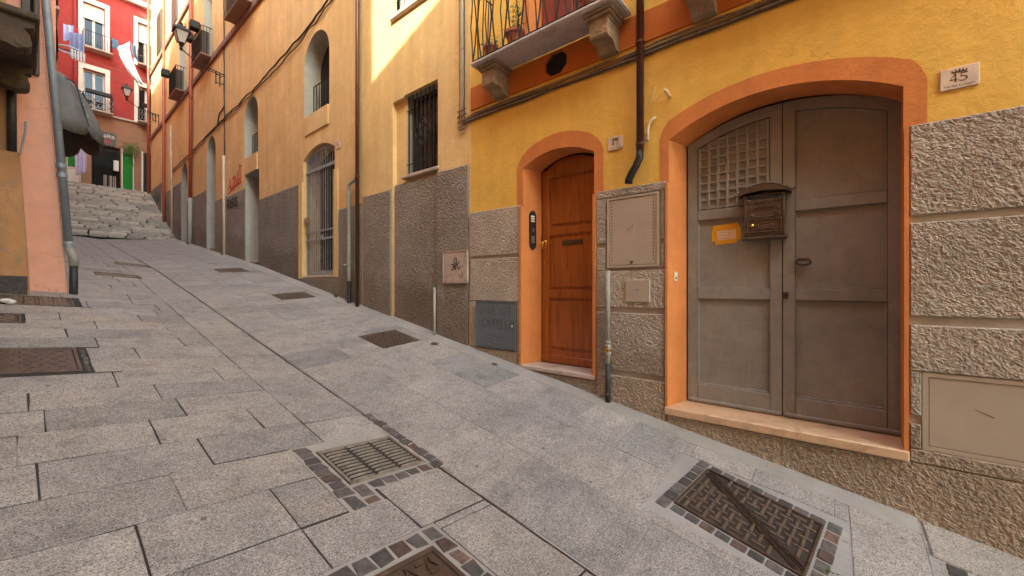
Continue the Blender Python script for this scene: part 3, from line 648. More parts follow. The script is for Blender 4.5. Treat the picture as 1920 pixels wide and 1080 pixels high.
# plinth: smooth backing with rough blocks proud of it
def backing(poly, holes=()): MB().prism(poly, .0006, .014, NEAR, holes).build('plinth_backing', 'groove', yh)
backing(rect(-7, -.411, -1.5, 2.69)); backing(rect(1.284, 2.029, -.4, 2.595)); backing(rect(3.091, 3.984, -.2, 2.595)); backing(rect(-.411, 1.284, -.5, .325)); backing(rect(2.029, 3.091, 0, .54))
AMP = .0095
def rb(u0, u1, v0, v1, sd, d=.036, cell=.0075): return rough_block(u0, u1, v0, v1, d, cell, AMP, 'rough', yh, NEAR, sd)
# right of the grey doors
rb(-1.05, -.415, 2.06, 2.70, 1); rb(-1.05, -.415, 1.352, 2.01, 2); rb(-1.05, -.415, .965, 1.29, 3); rb(-.475, -.415, .652, .962, 4); rb(-.475, -.415, .42, .592, 5, .034); rb(-1.05, -.415, .322, .417, 6)
for z0, z1, s in ((2.06, 2.7, 7), (1.352, 2.01, 8), (.652, 1.29, 9), (-.7, .592, 10)): rb(-2.6, -1.053, z0, z1, s, .036, .03)
# below the grey doors
rb(-1.05, 1.27, -.36, .319, 11, .034)
# between the two doors
rb(1.288, 1.33, 2.03, 2.512, 12, .033); rb(1.288, 2.026, 2.515, 2.60, 13, .034); rb(1.91, 2.026, 2.03, 2.512, 14, .034)
rb(1.288, 1.33, 1.76, 1.985, 15, .033); rb(1.91, 2.026, 1.735, 1.985, 16, .034); rb(1.288, 2.026, 1.345, 1.733, 17)
rb(1.288, 2.026, .675, 1.29, 18); rb(1.288, 2.026, .1, .625, 19)
# below and beyond the wooden door
rb(2.03, 3.09, .15, .535, 20, .028); rb(3.095, 3.975, 1.985, 2.60, 21); rb(3.095, 3.975, 1.375, 1.945, 22); rb(3.845, 3.975, .74, 1.372, 23, .034); rb(3.095, 3.14, .74, 1.372, 24, .034); rb(3.095, 3.975, .45, .737, 25)
# thresholds
def stone(u0, u1, v0, v1, d0, d1, mat, name='threshold', b=.008): MB().cbox(d0, d1, u0, u1, v0, v1, b, lambda d, u, v: (4 - d, u, v)).build(name, mat, yh)
stone(-.412, 1.285, .322, .395, -.36, .062, 'sill_pink'); stone(2.035, 3.095, .54, .592, -.33, .05, 'sill')
# ---- grey double doors: each leaf is a part with stiles, rails, panels
DX = -.30                                                   # leaf face depth
def leaf45(u0, u1, top, lattice):
    poly_top = [p for p in arch(1.17, -.42, 3.0, 3.215, 40) if min(u0, u1) <= p[0] <= max(u0, u1)]
    zt = lambda u: np.interp(-u, [-p[0] for p in arch(1.17, -.42, 3.0, 3.215, 40)], [p[1] for p in arch(1.17, -.42, 3.0, 3.215, 40)])
    lf = MB().prism([(u1, .40), (u0, .40)] + [(u0 + (u1 - u0) * k / 12, float(zt(u0 + (u1 - u0) * k / 12)) - .002) for k in range(13)], DX - .062, DX - .038, NEAR).build('door_leaf', 'door45', yh)
    st = .105
    def bar(a, b, c, d, nm, d0=-.022, d1=0.0): return MB().cbox(DX + d0, DX + d1, a, b, c, d, .007, lambda dd, u, v: (4 - dd, u, v)).build(nm, 'door45', lf)
    lo, hi = min(u0, u1), max(u0, u1)
    ws = .088
    for a in (lo, hi - ws):          # stiles follow the arch
        MB().prism([(a, .405), (a + ws, .405), (a + ws, float(zt(a + ws)) - .004), (a, float(zt(a)) - .004)], DX - .0375, DX, NEAR).build('stile', 'door45', lf)
    n = 14; xs = [lo + ws + (hi - lo - 2 * ws) * k / n for k in range(n + 1)]
    MB().prism([(x, float(zt(x)) - .004) for x in xs] + [(x, float(zt(x)) - .10) for x in xs[::-1]], DX - .0375, DX - .0005, NEAR).build('top_rail', 'door45', lf)
    a, b = lo + ws, hi - ws
    for (c, d) in ((2.225, 2.325), (1.44, 1.545), (.43, .585)): bar(a + .001, b - .001, c, d, 'rail', -.0375, -.0006)
    MB().cbox(DX - .02, DX + .012, lo + .004, hi - .004, .402, .44, .008, lambda dd, u, v: (4 - dd, u, v)).build('weather_bar', 'door45', lf)
    def panel(c, d, nm='panel'):      # bevelled frame moulding and a panel sunk behind it
        MB().prism(rect(a + .004, b - .004, c, d), DX - .0375, DX - .030, NEAR).build(nm, 'door45', lf)
        for q in ((a, a + .014, c, d), (b - .014, b, c, d), (a + .015, b - .015, c, c + .014), (a + .015, b - .015, d - .014, d)):
            MB().cbox(DX - .036, DX - .012, *q, .007, lambda dd, u, v: (4 - dd, u, v)).build('moulding', 'door45', lf)
    panel(.586, 1.439); panel(1.546, 2.224)
    if not lattice:
        mid = [(x, float(zt(x)) - .105) for x in np.linspace(a + .004, b - .004, 12)]
        MB().prism([(b - .004, 2.33), (a + .004, 2.33)] + mid, DX - .0375, DX - .030, NEAR).build('panel', 'door45', lf)
        MB().tube([(u, v - .006, DX - .024) for u, v in mid], .010, 6, True, NEAR).build('moulding', 'door45', lf)
        for q in ((a, a + .014, 2.326, float(zt(a)) - .12), (b - .014, b, 2.326, float(zt(b)) - .12), (a + .015, b - .015, 2.326, 2.34)):
            MB().cbox(DX - .036, DX - .012, *q, .007, lambda dd, u, v: (4 - dd, u, v)).build('moulding', 'door45', lf)
    else:
        k = 0; w = .0115; MB().prism([(b, 2.33), (a, 2.33)] + [(x, float(zt(x)) - .105) for x in np.linspace(a, b, 12)], DX - .0375, DX - .022, NEAR).build('lattice_backing', 'door45', lf)
        nU = 7; nV = 9
        for i in range(nU + 1):
            u = a + .02 + (b - a - .04) * i / nU
            MB().cbox(DX - .037, DX - .003, u - w, u + w, 2.326, float(zt(u)) - .11, .003, lambda dd, uu, v: (4 - dd, uu, v)).build('lattice_bar', 'door45', lf)
        for j in range(nV):
            v = 2.345 + j * .083
            ok = [x for x in np.linspace(a + .01, b - .01, 40) if float(zt(x)) - .115 > v]
            if ok: MB().cbox(DX - .037, DX - .0045, min(ok), max(ok), v - w, v + w, .003, lambda dd, uu, vv: (4 - dd, uu, vv)).build('lattice_bar', 'door45', lf)
    return lf
L1 = leaf45(1.165, .366, 0, True); L2 = leaf45(.358, -.415, 0, False)
MB().cbox(DX, DX + .012, .318, .358, 1.455, 1.515, .004, lambda d, u, v: (4 - d, u, v)).build('lock_plate', 'castiron', L2)
MB().tube([(.338, 1.487, DX + .0125), (.338, 1.487, DX + .017)], .010, 10, True, NEAR).build('keyhole', 'iron', L2)
hm = MB(); hm.tube([(.21 + .052 * math.cos(t), 1.775 + .024 * math.sin(t), DX + .024 + .02 * math.sin(t)) for t in np.linspace(0, 6.283, 25)], .0085, 8, False, NEAR)
hm.tube([(.21, 1.80, DX), (.21, 1.80, DX + .03)], .012, 8, True, NEAR); hm.cbox(DX - .001, DX + .008, .17, .25, 1.785, 1.815, .004, lambda d, u, v: (4 - d, u, v)); hm.build('ring_handle', 'castiron', L2, True)
MB().box(4.36, 4.39, -.5, 1.35, .36, 3.3).build('dark_hall', 'dark', yh)
# ---- wooden door 47
DW = -.27
d47 = MB().prism([(2.04, .592), (2.965, .592), (2.965, 3.06)] + arch(2.965, 2.09, 3.03, 3.185, 14)[1:] + [(2.04, 3.02)], DW - .05, DW - .02, NEAR).build('door_leaf', 'door47', yh)
def b47(a, b, c, d, nm, e0=-.02, e1=0, mt='door47', bb=.006): return MB().cbox(DW + e0, DW + e1, a, b, c, d, bb, lambda dd, u, v: (4 - dd, u, v)).build(nm, mt, d47)
b47(2.85, 2.955, .60, 3.04, 'stile'); b47(2.05, 2.16, .60, 3.02, 'stile')
MB().prism([(x, z - .004) for x, z in arch(2.85, 2.16, 3.06, 3.17, 10)] + [(2.16, 2.95), (2.85, 2.95)], DW - .02, DW - .001, NEAR).build('top_rail', 'door47', d47)
for c, d in ((2.22, 2.315), (1.42, 1.52), (.602, .76)): b47(2.161, 2.849, c, d, 'rail', -.02, -.0008)
for c, d in ((.80, 1.38), (1.56, 2.18), (2.355, 2.92)): b47(2.20, 2.81, c, d, 'panel', -.02, -.006, bb=.012)
MB().cbox(DW - .01, DW + .014, 2.06, 2.95, .60, .70, .01, lambda d, u, v: (4 - d, u, v)).build('kick_board', 'door47', d47)
hm = MB(); hm.cbox(DW, DW + .008, 2.885, 2.925, 2.03, 2.17, .004, lambda d, u, v: (4 - d, u, v))
hm.tube([(2.905, 2.145, DW + .008), (2.905, 2.145, DW + .045), (2.905, 2.125, DW + .058), (2.905, 2.07, DW + .058), (2.905, 2.05, DW + .045), (2.905, 2.05, DW + .008)], .009, 8, True, NEAR); hm.build('pull_handle', 'brass', d47, True)
b47(2.36, 2.65, 2.085, 2.145, 'letter_slot', .0006 - .006, .007, 'castiron', .008)
MB().lathe([(.012, 0), (.012, .008), (.006, .010)], (0, 0, 0), 10, lambda x, y, z: (4 - (DW + z), 2.905 + x, 1.87 + y)).build('lock_cylinder', 'brass', d47)
MB().box(4.33, 4.38, 1.95, 3.2, .5, 3.3).build('dark_hall', 'dark', yh)
# ---- balcony
def balcony(y0, y1, corb, detailed):
    z0 = 4.365
    sl = MB().cbox(3.60, 4.0 - .013, y0, y1, z0, z0 + .05, .016).build('balcony_slab', 'balcony', yh)
    for yc in corb:
        prof = [(3.987, 4.03), (3.90, 4.035), (3.875, 4.06), (3.85, 4.09), (3.80, 4.105), (3.74, 4.095), (3.705, 4.10), (3.695, 4.12), (3.695, 4.27), (3.987, 4.27)]
        n = len(prof); vs = [(x, yc - .1, z) for x, z in prof] + [(x, yc + .1, z) for x, z in prof]
        c = MB().add(vs, [tuple(range(n)), tuple(range(2 * n - 1, n - 1, -1))] + [(i, (i + 1) % n, n + (i + 1) % n, n + i) for i in range(n)])
        c.cbox(3.70, 3.987, yc - .115, yc + .115, 4.2705, 4.30, .008); c.cbox(3.675, 3.987, yc - .14, yc + .14, 4.3005, 4.335, .010); c.cbox(3.65, 3.987, yc - .16, yc + .16, 4.3355, 4.364, .008)
        c.build('corbel', 'corbel', yh)
    rl = MB().tube([(3.985, y1 - .03, z0 + .07), (3.63, y1 - .03, z0 + .07), (3.63, y0 + .03, z0 + .07), (3.985, y0 + .03, z0 + .07)], .008, 6).build('bottom_rail', 'iron', yh)
    MB().tube([(3.985, y1 - .03, z0 + .98), (3.63, y1 - .03, z0 + .98), (3.63, y0 + .03, z0 + .98), (3.985, y0 + .03, z0 + .98)], .012, 6).build('hand_rail', 'iron', yh)
    n = int((y1 - y0 - .06) / .125)
    for i in range(n + 1):
        y = y1 - .03 - i * .125; s = .055 if i % 2 else -.055
        MB().tube([(3.63, y + s * f, z0 + .05 + .93 * t) for t, f in ((0, -.2), (.25, .55), (.5, 1), (.75, .55), (1, -.2))], .010, 6).build('baluster', 'iron', yh)
        if i % 2 == 0: MB().tube([(3.63, y - s * f, z0 + .05 + .93 * t) for t, f in ((0, .2), (.3, .5), (.5, .9), (.7, .5), (1, .2))], .008, 6).build('baluster', 'iron', yh)
    for k in range(3): MB().tube([(3.72 + k * .1, y1 - .03, z0 + .07), (3.70 + k * .1, y1 - .03, z0 + .5), (3.72 + k * .1, y1 - .03, z0 + .97)], .009, 6).build('baluster', 'iron', yh)
    return sl
balcony(1.63, 3.60, (3.385, 1.865), True); balcony(-1.3, 1.14, (.93,), False)
fw = MB().prism(rect(2.0, 2.95, 4.42, 6.7), -.30, -.27, NEAR).build('french_window', 'darkwood', yh)
MT['red_shutter'] = simple('oxblood_shutter_paint', (.16, .022, .015), .5, 0, .2, 6)
for (a, b) in ((2.02, 2.47), (2.48, 2.93)): MB().cbox(-.27, -.235, a, b, 4.43, 6.68, .008, lambda d, u, v: (4 - d, u, v)).build('shutter', 'red_shutter', fw)
for (a, b, c, d) in ((1.9, 2.0, 4.42, 6.8), (2.95, 3.05, 4.42, 6.8), (2.0, 2.95, 6.7, 6.8)): MB().prism(rect(a, b, c, d), .0006, .02, NEAR).build('window_surround', 'orange', yh)

# ------------------------------------------------------------------ things on the yellow house
def plant(name, label, x, y, z, s, pot_mat, leaves, seed, tall=.3): # leaves sit on arching stems
    rr = random.Random(seed); o = thing(name, label, 'potted plant', (x, y, z), 'plant pots on the balcony')
    MB().lathe([(.06 * s, 0), (.085 * s, .12 * s), (.1 * s, .13 * s), (.1 * s, .16 * s), (.085 * s, .16 * s), (.08 * s, .14 * s)], (x, y, z), 16).build('pot', pot_mat, o, False)
    if leaves:
        st = MB(); lf = MB()
        for i in range(6):
            a = rr.uniform(0, 6.28); t = [(x, y, z + .13 * s), (x + .04 * math.cos(a), y + .05 * math.sin(a), z + .13 * s + tall * .5), (x + .07 * math.cos(a) + rr.uniform(-.03, .03), y + .09 * math.sin(a), z + .13 * s + tall * rr.uniform(.7, 1.05))]
            st.tube(t, .003, 5)
            for k in range(leaves // 6):
                q = rr.random(); base = Vector(t[1]).lerp(Vector(t[2]), q) if rr.random() < .7 else Vector(t[0]).lerp(Vector(t[1]), q)
                base += Vector((rr.gauss(0, .028), rr.gauss(0, .032), rr.gauss(0, .02))); L = rr.uniform(.028, .055); d = Vector((rr.gauss(0, 1), rr.gauss(0, 1), rr.gauss(-.2, .7))).normalized(); w = d.orthogonal().normalized() * L * .42
                lf.add([base, base + d * L * .5 + w, base + d * L, base + d * L * .5 - w], [(0, 1, 2, 3)])
        st.build('stem', 'leaf', o); lf.build('foliage', 'leaf', o)
    return o
plant('potted_plant', 'small terracotta pot with short bushy leaves at the balcony corner', 3.72, 3.36, 4.416, 1.0, 'terracotta', 130, 1, .13)
plant('potted_plant', 'wide terracotta pot with tall leafy stems on the balcony', 3.74, 2.98, 4.416, 1.25, 'terracotta', 190, 2, .36)
plant('potted_plant', 'dark terracotta pot without visible leaves at the right of the balcony', 3.74, 1.98, 4.416, 1.15, 'terracotta', 0, 3)
# number plaques
def digit_polys(ch):
    if ch == '4': return [[(.62, 0), (.78, 0), (.78, 1), (.62, 1)], [(.02, .26), (1, .26), (1, .34), (.02, .34)], [(.02, .30), (.62, 1.0), (.62, .86), (.12, .30)], [(.5, 0), (.9, 0), (.9, .05), (.5, .05)]]
    if ch == '7': return [[(.05, .88), (.95, .88), (.95, 1), (.05, 1)], [(.35, 0), (.52, 0), (.95, .9), (.85, .9)], [(.05, .76), (.12, .76), (.12, .9), (.05, .9)]]
    if ch == '8': return [[(.35, .88), (.65, .88), (.65, 1), (.35, 1)], [(.1, .1), (.25, .1), (.25, .9), (.1, .9)], [(.75, .1), (.9, .1), (.9, .9), (.75, .9)], [(.25, .45), (.75, .45), (.75, .55), (.25, .55)], [(.3, 0), (.7, 0), (.7, .1), (.3, .1)]]
    if ch == '5':
        b = [[(.18, .9), (.95, .9), (.98, 1), (.18, 1)], [(.15, .5), (.24, .5), (.26, .92), (.17, .92)]]
        o = []; i_ = []
        for k in range(15):
            t = R(128 - k * 20); o.append((.42 + .52 * math.cos(t), .3 + .31 * math.sin(t))); i_.append((.40 + (.5 if k < 3 or k > 12 else .36) * math.cos(t), .3 + .25 * math.sin(t)))
        for k in range(14): b.append([o[k], o[k + 1], i_[k + 1], i_[k]])
        return b
def plaque(label, u0, u1, v0, v1, num, M=NEAR, street_name=True, cat='house number'):
    w = abs(u1 - u0); uc, h = (u0 + u1) / 2, v1 - v0
    root = thing('number_plaque', label, cat, M(uc, v0, 0), 'stone house number plaques')
    MB().cbox(.0006, .014, min(u0, u1), max(u0, u1), v0, v1, .003, lambda d, u, v: M(u, v, d)).build('tablet', 'plaque', root)
    nb = MB(); dh = h * .38; dw = dh * .72; n = len(num); u = uc + dw * 1.15 * n / 2; k = 0
    for ch in num:
        for j, pl in enumerate(digit_polys(ch)): nb.prism([(u - x * dw, v0 + h * .32 + y * dh) for x, y in pl], .0142, .0155 + .00008 * j, M)
        u -= dw * 1.15
    nb.build('numerals', 'ink', root)
    em = MB(); c = v0 + h * .8
    for k, (du, a) in enumerate(((-.2, .5), (-.1, .8), (0, 1), (.1, .8), (.2, .5))): em.prism([(uc + du * h * .9 - .05 * h, c - .04 * h), (uc + du * h * .9 + .05 * h, c - .04 * h), (uc + du * h * 1.3, c + .13 * h * a)], .0142, .0155 + .0001 * k, M)
    em.prism(rect(uc - .24 * h, uc + .24 * h, c - .075 * h, c - .035 * h), .0142, .0163, M)
    em.build('crest', 'ink', root)
    if street_name: font_text('street_name', 'Via del Collegio', h * .155, M, uc, v0 + h * .1, 'ink', root, d1=.0155)
    return root
plaque('pale stone number plaque 45 beside the grey doors', -.745, -.565, 2.90, 3.045, '45'); plaque('pale stone number plaque 47 beside the wooden door', 1.73, 1.90, 3.025, 3.165, '47')
# cast mail box
mbx = thing('mailbox', 'ornate dark bronze mailbox hung on the grey double doors', 'mailbox', (4.26, .5, 1.99))
def MBX(u, v, d): return (4.30 - d, u, v)      # on the leaf face
MB().cbox(.001, .085, .335, .655, 2.02, 2.40, .008, lambda d, u, v: MBX(u, v, d)).build('box', 'bronze', mbx)
ap = arch(.70, .29, 2.405, 2.485, 16); MB().prism([(.70, 2.39)] + ap + [(.29, 2.39), (.32, 2.405), (.36, 2.416), (.495, 2.43), (.63, 2.416), (.67, 2.405)], .001, .11, MBX).build('curved_lid', 'bronze', mbx)
lidr = MB(); lidr.tube([(u, v + .003, .105) for u, v in ap], .009, 6, True, MBX)
for s_, uu in ((1, .703), (-1, .287)): lidr.tube([(uu, 2.40, .105), (uu + s_ * .015, 2.408, .105), (uu + s_ * .025, 2.422, .105)], .008, 6, True, MBX)
lidr.build('lid_rim', 'bronze', mbx)
MB().cbox(.084, .087, .36, .63, 2.355, 2.388, .001, lambda d, u, v: MBX(u, v, d)).build('posting_slot', 'dark', mbx)
MB().cbox(.001, .10, .32, .67, 1.99, 2.019, .008, lambda d, u, v: MBX(u, v, d)).build('base_tray', 'bronze', mbx)
dr = MB()
for (a, b, c, d) in ((.36, .63, 2.05, 2.062), (.36, .63, 2.162, 2.174), (.36, .372, 2.063, 2.161), (.618, .63, 2.063, 2.161)): dr.cbox(.0845, .096, a, b, c, d, .003, lambda dd, u, v: MBX(u, v, dd))
for (a, b, c, d) in ((.39, .60, 2.08, 2.087), (.39, .60, 2.137, 2.144)): dr.cbox(.0845, .092, a, b, c, d, .002, lambda dd, u, v: MBX(u, v, dd))
dr.build('door_frame', 'bronze', mbx); MB().lathe([(.014, 0), (.014, .012), (.008, .016)], (0, 0, 0), 10, lambda x, y, z: MBX(.585 + x, 2.118 + y, .085 + z)).build('lock', 'brass', mbx)
orn = MB()
for s_ in (-1, 1):
    for (cu, cv, r0) in ((.09, 2.20, .03), (.12, 2.335, .02), (.055, 2.108, .018)):
        orn.tube([(.495 + s_ * (cu + r0 * (1 - t / 9) * math.cos(t)), cv + r0 * (1 - t / 9) * math.sin(t), .088) for t in np.linspace(0, 7.5, 18)], .0045, 5, True, MBX)
    orn.tube([(.495 + s_ * .148, v, .088) for v in np.linspace(2.05, 2.36, 8)], .007, 6, True, MBX)
orn.tube([(.495 + .1 * math.cos(t), 2.225 + .04 * math.sin(t), .088) for t in np.linspace(3.3, 6.1, 12)], .008, 6, True, MBX); orn.build('scroll_ornament', 'bronze', mbx)
tx = MB(); write(tx, 'POSTE', .60, 2.305, .03, .0055, MBX, -1, 1.25, .091); write(tx, 'LETTERE', .60, 2.255, .024, .005, MBX, -1, 1.2, .091); tx.build('cast_lettering', 'bronze', mbx)
# taped note
nt = thing('taped_note', 'small paper note stuck with ochre tape on the left grey door leaf', 'note', (4.31, .825, 1.98))
NT = lambda u, v, d: (4.3298 - d, u, v)
MB().prism([(.72, 2.015), (.905, 2.0), (.90, 2.135), (.725, 2.15)], .0006, .0016, NT).build('paper', 'paper', nt)
tp = MB(); tp.prism([(.70, 2.12), (.945, 2.11), (.935, 2.165), (.72, 2.178)], .002, .0032, NT); tp.prism([(.73, 1.985), (.915, 1.975), (.92, 2.02), (.72, 2.025)], .002, .0030, NT); tp.prism([(.895, 2.02), (.945, 2.01), (.95, 2.115), (.90, 2.125)], .002, .0028, NT); tp.prism([(.69, 2.02), (.735, 2.015), (.735, 2.125), (.695, 2.12)], .002, .0026, NT); tp.build('tape', 'tape', nt)
wr = MB()
for k in range(4): ribbon(wr, [(.885, 2.115 - k * .027), (.86 - .01 * k, 2.118 - k * .027), (.80, 2.114 - k * .027), (.755 + .012 * k, 2.119 - k * .027)], .003, NT, .0022)
wr.build('handwriting', 'cable', nt)
# doorbell in the reveal of the grey doors
db = thing('doorbell', 'small pale doorbell plate in the orange reveal of the grey doors', 'doorbell', (4.11, 1.23, 1.63))
def RV(a, v, d):   # plane of the splayed left reveal of the grey doors: a along depth into the wall
    k = (1.26 - 1.178) / .32
    return (4 + a, 1.26 - a * k - d, v)
MB().cbox(.07, .13, .0006, .012, 1.62, 1.71, .004, lambda a, d, v: RV(a, v, d)).build('plate', 'cream', db)
MB().cbox(.085, .115, .0122, .015, 1.675, 1.695, .002, lambda a, d, v: RV(a, v, d)).build('name_label', 'white', db); MB().lathe([(.009, 0), (.009, .005), (.005, .007)], (0, 0, 0), 10, lambda x, y, z: RV(.10 + x, 1.648 + y, .012 + z)).build('button', 'iron', db)
# intercom in the reveal of the wooden door
ic = thing('intercom', 'long dark intercom panel with name slots beside the wooden door', 'intercom', (4.12, 3.02, 2.02))
k47 = (3.055 - 2.97) / .28
RI = lambda a, v, d: (4 + a, 3.055 - a * k47 - d, v)
oc = [(.085, 2.10), (.10, 2.06), (.135, 2.035), (.17, 2.06), (.185, 2.10), (.185, 2.48), (.17, 2.52), (.135, 2.545), (.10, 2.52), (.085, 2.48)]
MB().prism(oc, .0006, .014, RI).build('plate', 'iron', ic)
for k in range(3): MB().cbox(.10, .155, .0142, .019, 2.395 + k * .03, 2.415 + k * .03, .003, lambda a, d, v: RI(a, v, d)).build('name_slot', 'white', ic)
MB().lathe([(.024, 0), (.024, .004), (.018, .005)], (0, 0, 0), 14, lambda x, y, z: RI(.135 + x, 2.29 + y, .014 + z)).build('camera_lens', 'bronze', ic)
gr = MB()
for i in range(4):
    for j in range(5): gr.box(.112 + i * .012, .118 + i * .012, .0142, .016, 2.13 + j * .018, 2.14 + j * .018, lambda a, d, v: RI(a, v, d))
gr.build('speaker_grille', 'greypipe', ic)
# utility boxes
def cabinet(name, label, u0, u1, v0, v1, mat, d=.05, frame=.022, cat='utility box', inner=True):
    o = thing(name, label, cat, NEAR((u0 + u1) / 2, v0, 0)); D = lambda dd, u, v: NEAR(u, v, dd)
    MB().prism([(u0, v0), (u1, v0), (u1, v1), (u0, v1)], .015, d, NEAR, [rect(u0 + frame, u1 - frame, v0 + frame, v1 - frame)]).build('frame', mat, o)
    MB().cbox(.015, d - .006, u0 + frame + .003, u1 - frame - .003, v0 + frame + .003, v1 - frame - .003, .003, D).build('door', mat, o); return o
cb = cabinet('meter_cabinet', 'tall beige steel meter cabinet with rows of vent holes', 1.345, 1.895, 1.765, 2.505, 'metalbox', .044)
vh = MB()
for k in range(19):
    for u in (1.40, 1.842): vh.tube([(u, 1.84 + k * .0335, .0385), (u, 1.84 + k * .0335, .0400)], .0058, 8, True, NEAR)
vh.build('vent_holes', 'dark', cb); MB().lathe([(.014, 0), (.014, .012), (.009, .014)], (0, 0, 0), 10, lambda x, y, z: NEAR(1.62 + x, 1.815 + y, .038 + z)).build('lock', 'castiron', cb)
em = MB()
for (du, dv) in ((0, .035), (-.045, 0), (.045, 0), (0, -.035), (0, 0)): em.tube([(1.615 + du + .015 * math.cos(t), 2.165 + dv + .015 * math.sin(t), .0385) for t in np.linspace(0, 6.28, 13)], .003, 5, False, NEAR)
em.build('stamped_emblem', 'metalbox', cb)
sp = thing('junction_panel', 'small square beige panel with a round lock below the meter cabinet', 'utility box', NEAR(1.56, 1.405, 0))
MB().cbox(.015, .056, 1.43, 1.685, 1.405, 1.635, .006, lambda d, u, v: NEAR(u, v, d)).build('door', 'metalbox', sp)
MB().tube([(1.56 + .018 * math.cos(t), 1.525 + .018 * math.sin(t), .057) for t in np.linspace(0, 6.28, 17)], .004, 6, False, NEAR).build('lock_ring', 'iron_grey', sp)
ap_ = cabinet('access_panel', 'wide flat beige access panel low in the plinth at the right edge', -1.35, -.478, .42, .962, 'metalbox', .029, .03)
MB().prism([(-.80, .70), (-.72, .74), (-.725, .748), (-.81, .71)], .0232, .0238, NEAR).build('scuff', 'cable', ap_)
bb = cabinet('gas_box', 'slate-blue steel box with scrawled writing low on the wall by the wooden door', 3.145, 3.84, .755, 1.372, 'bluebox', .05, .012)
wt = MB(); BX = lambda u, v, d: NEAR(u, v, d + .0442); write(wt, 'GIULIUT', 3.77, 1.20, .10, .007, BX, -1, .82, .001, .006); write(wt, 'CAPPELLO', 3.72, 1.02, .11, .007, BX, -1, .62, .001, .008)
for k in range(4): ribbon(wt, [(3.76 - .03 * k, .93 - .05 * k), (3.6, .92 - .045 * k), (3.45, .90 - .05 * k), (3.3 + .02 * k, .905 - .04 * k)], .004, BX, .0015)
wt.build('scrawled_writing', 'scratch', bb); MB().lathe([(.012, 0), (.012, .01), (.007, .013)], (0, 0, 0), 10, lambda x, y, z: NEAR(3.20 + x, 1.06 + y, .044 + z)).build('lock', 'cream', bb)
# pipes and cables
def pipe(name, label, pts, r, mat, M=NEAR, n=12, cat='pipe', group=None, brackets=(), base=None):
    b = M(*pts[-1]); o = thing(name, label, cat, b, group); MB().tube(pts, r, n, True, M).build('pipe', mat, o, True)
    for (u, v, d, rr) in brackets: MB().tube([(u, v - .012, d), (u, v + .012, d)], rr, n, True, M).build('bracket', mat if base is None else base, o)
    return o
dp = pipe('downpipe', 'brown lacquered downpipe with a bent foot above the meter cabinet', [(1.52, 10.4, .075), (1.52, 2.93, .075)], .037, 'copper_pipe', brackets=[(1.52, v, .075, .043) for v in (4.02, 3.0, 5.5)])
MB().tube([(1.52, 2.93, .075), (1.525, 2.86, .078), (1.56, 2.78, .085), (1.60, 2.72, .085), (1.635, 2.66, .08), (1.64, 2.62, .078)], [.037, .039, .038, .040, .040, .040], 12, True, NEAR).build('bent_foot', 'iron', dp, True)
wp = pipe('water_pipe', 'grey painted water pipe with tarred foot beside the wooden door', [(1.87, 1.70, .01), (1.87, 1.715, .06), (1.87, 1.70, .075), (1.87, .95, .075)], .024, 'greypipe', brackets=[(1.87, .98, .075, .034), (1.87, .86, .075, .036)])
MB().tube([(1.87, .95, .075), (1.87, .91, .075), (1.87, .90, .075), (1.87, .74, .075)], [.03, .03, .025, .025], 12, True, NEAR).build('valve', 'greypipe', wp, True)
vk = MB().tube([(1.87, .90, .075), (1.84, .90, .11)], .012, 8, True, NEAR).tube([(1.87, .94, .10), (1.87, .86, .10)], .016, 8, True, NEAR); vk.build('valve_cock', 'brass', wp)
MB().tube([(1.87, .745, .075), (1.87, .25, .07)], .028, 12, True, NEAR).build('tarred_foot', 'blackpipe', wp, True)
pipe('pipe_stub', 'short cream pipe stub sticking out above the grey doors', [(1.25, 3.42, .001), (1.25, 3.43, .10), (1.255, 3.435, .14)], .016, 'cream', cat='pipe stub')
cd = thing('conduit', 'curved cream conduit beside the brown downpipe', 'conduit', NEAR(1.465, 3.0, 0))
MB().tube([(1.46, 3.02, .03), (1.46, 3.13, .03), (1.45, 3.19, .03), (1.42, 3.23, .025), (1.385, 3.25, .012)], .014, 10, True, NEAR).build('pipe', 'cream', cd, True)
for v in (3.05, 3.10): MB().tube([(1.46, v - .006, .03), (1.46, v + .006, .03)], .018, 10, True, NEAR).build('coupling', 'cream', cd)
hw = MB().tube([(1.27, 3.44, .12), (1.36, 3.41, .03), (1.43, 3.395, .012), (1.435, 3.42, .012), (1.41, 3.5, .01), (1.395, 3.56, .004)], .0025, 5, True, NEAR).build('loose_wire', 'cream', None); origin_to(hw, NEAR(1.43, 3.39, 0)); tag(hw, 'thin loose pale wire hanging above the curved conduit', 'wire')
def cable(name, label, pts, r, mat, wob, seed, M=NEAR, cat='cable', group='cables clipped along the house fronts', sub=14):
    P = []
    for a, b in zip(pts, pts[1:]):
        for k in range(sub):
            t = k / sub; p = [a[i] + (b[i] - a[i]) * t for i in range(3)]; q = Vector((p[0] * 2.1, p[1] * 2.1, seed * 5.3))
            P.append((p[0], p[1] + wob * noise.noise(q), max(r + .001, p[2] + wob * .5 * noise.noise(q * 1.7))))
    P.append(pts[-1]); o = MB().tube(P, r, 6, True, M).build(name, mat, None, True); origin_to(o, M(*pts[0])); tag(o, label, cat, group); return o
lab = ['uppermost dusty cable running under the terracotta band', 'second dusty cable from the top under the terracotta band', 'dark cable in the middle of the bundle under the terracotta band', 'fourth cable of the bundle under the terracotta band', 'lowest dark cable of the bundle under the terracotta band']
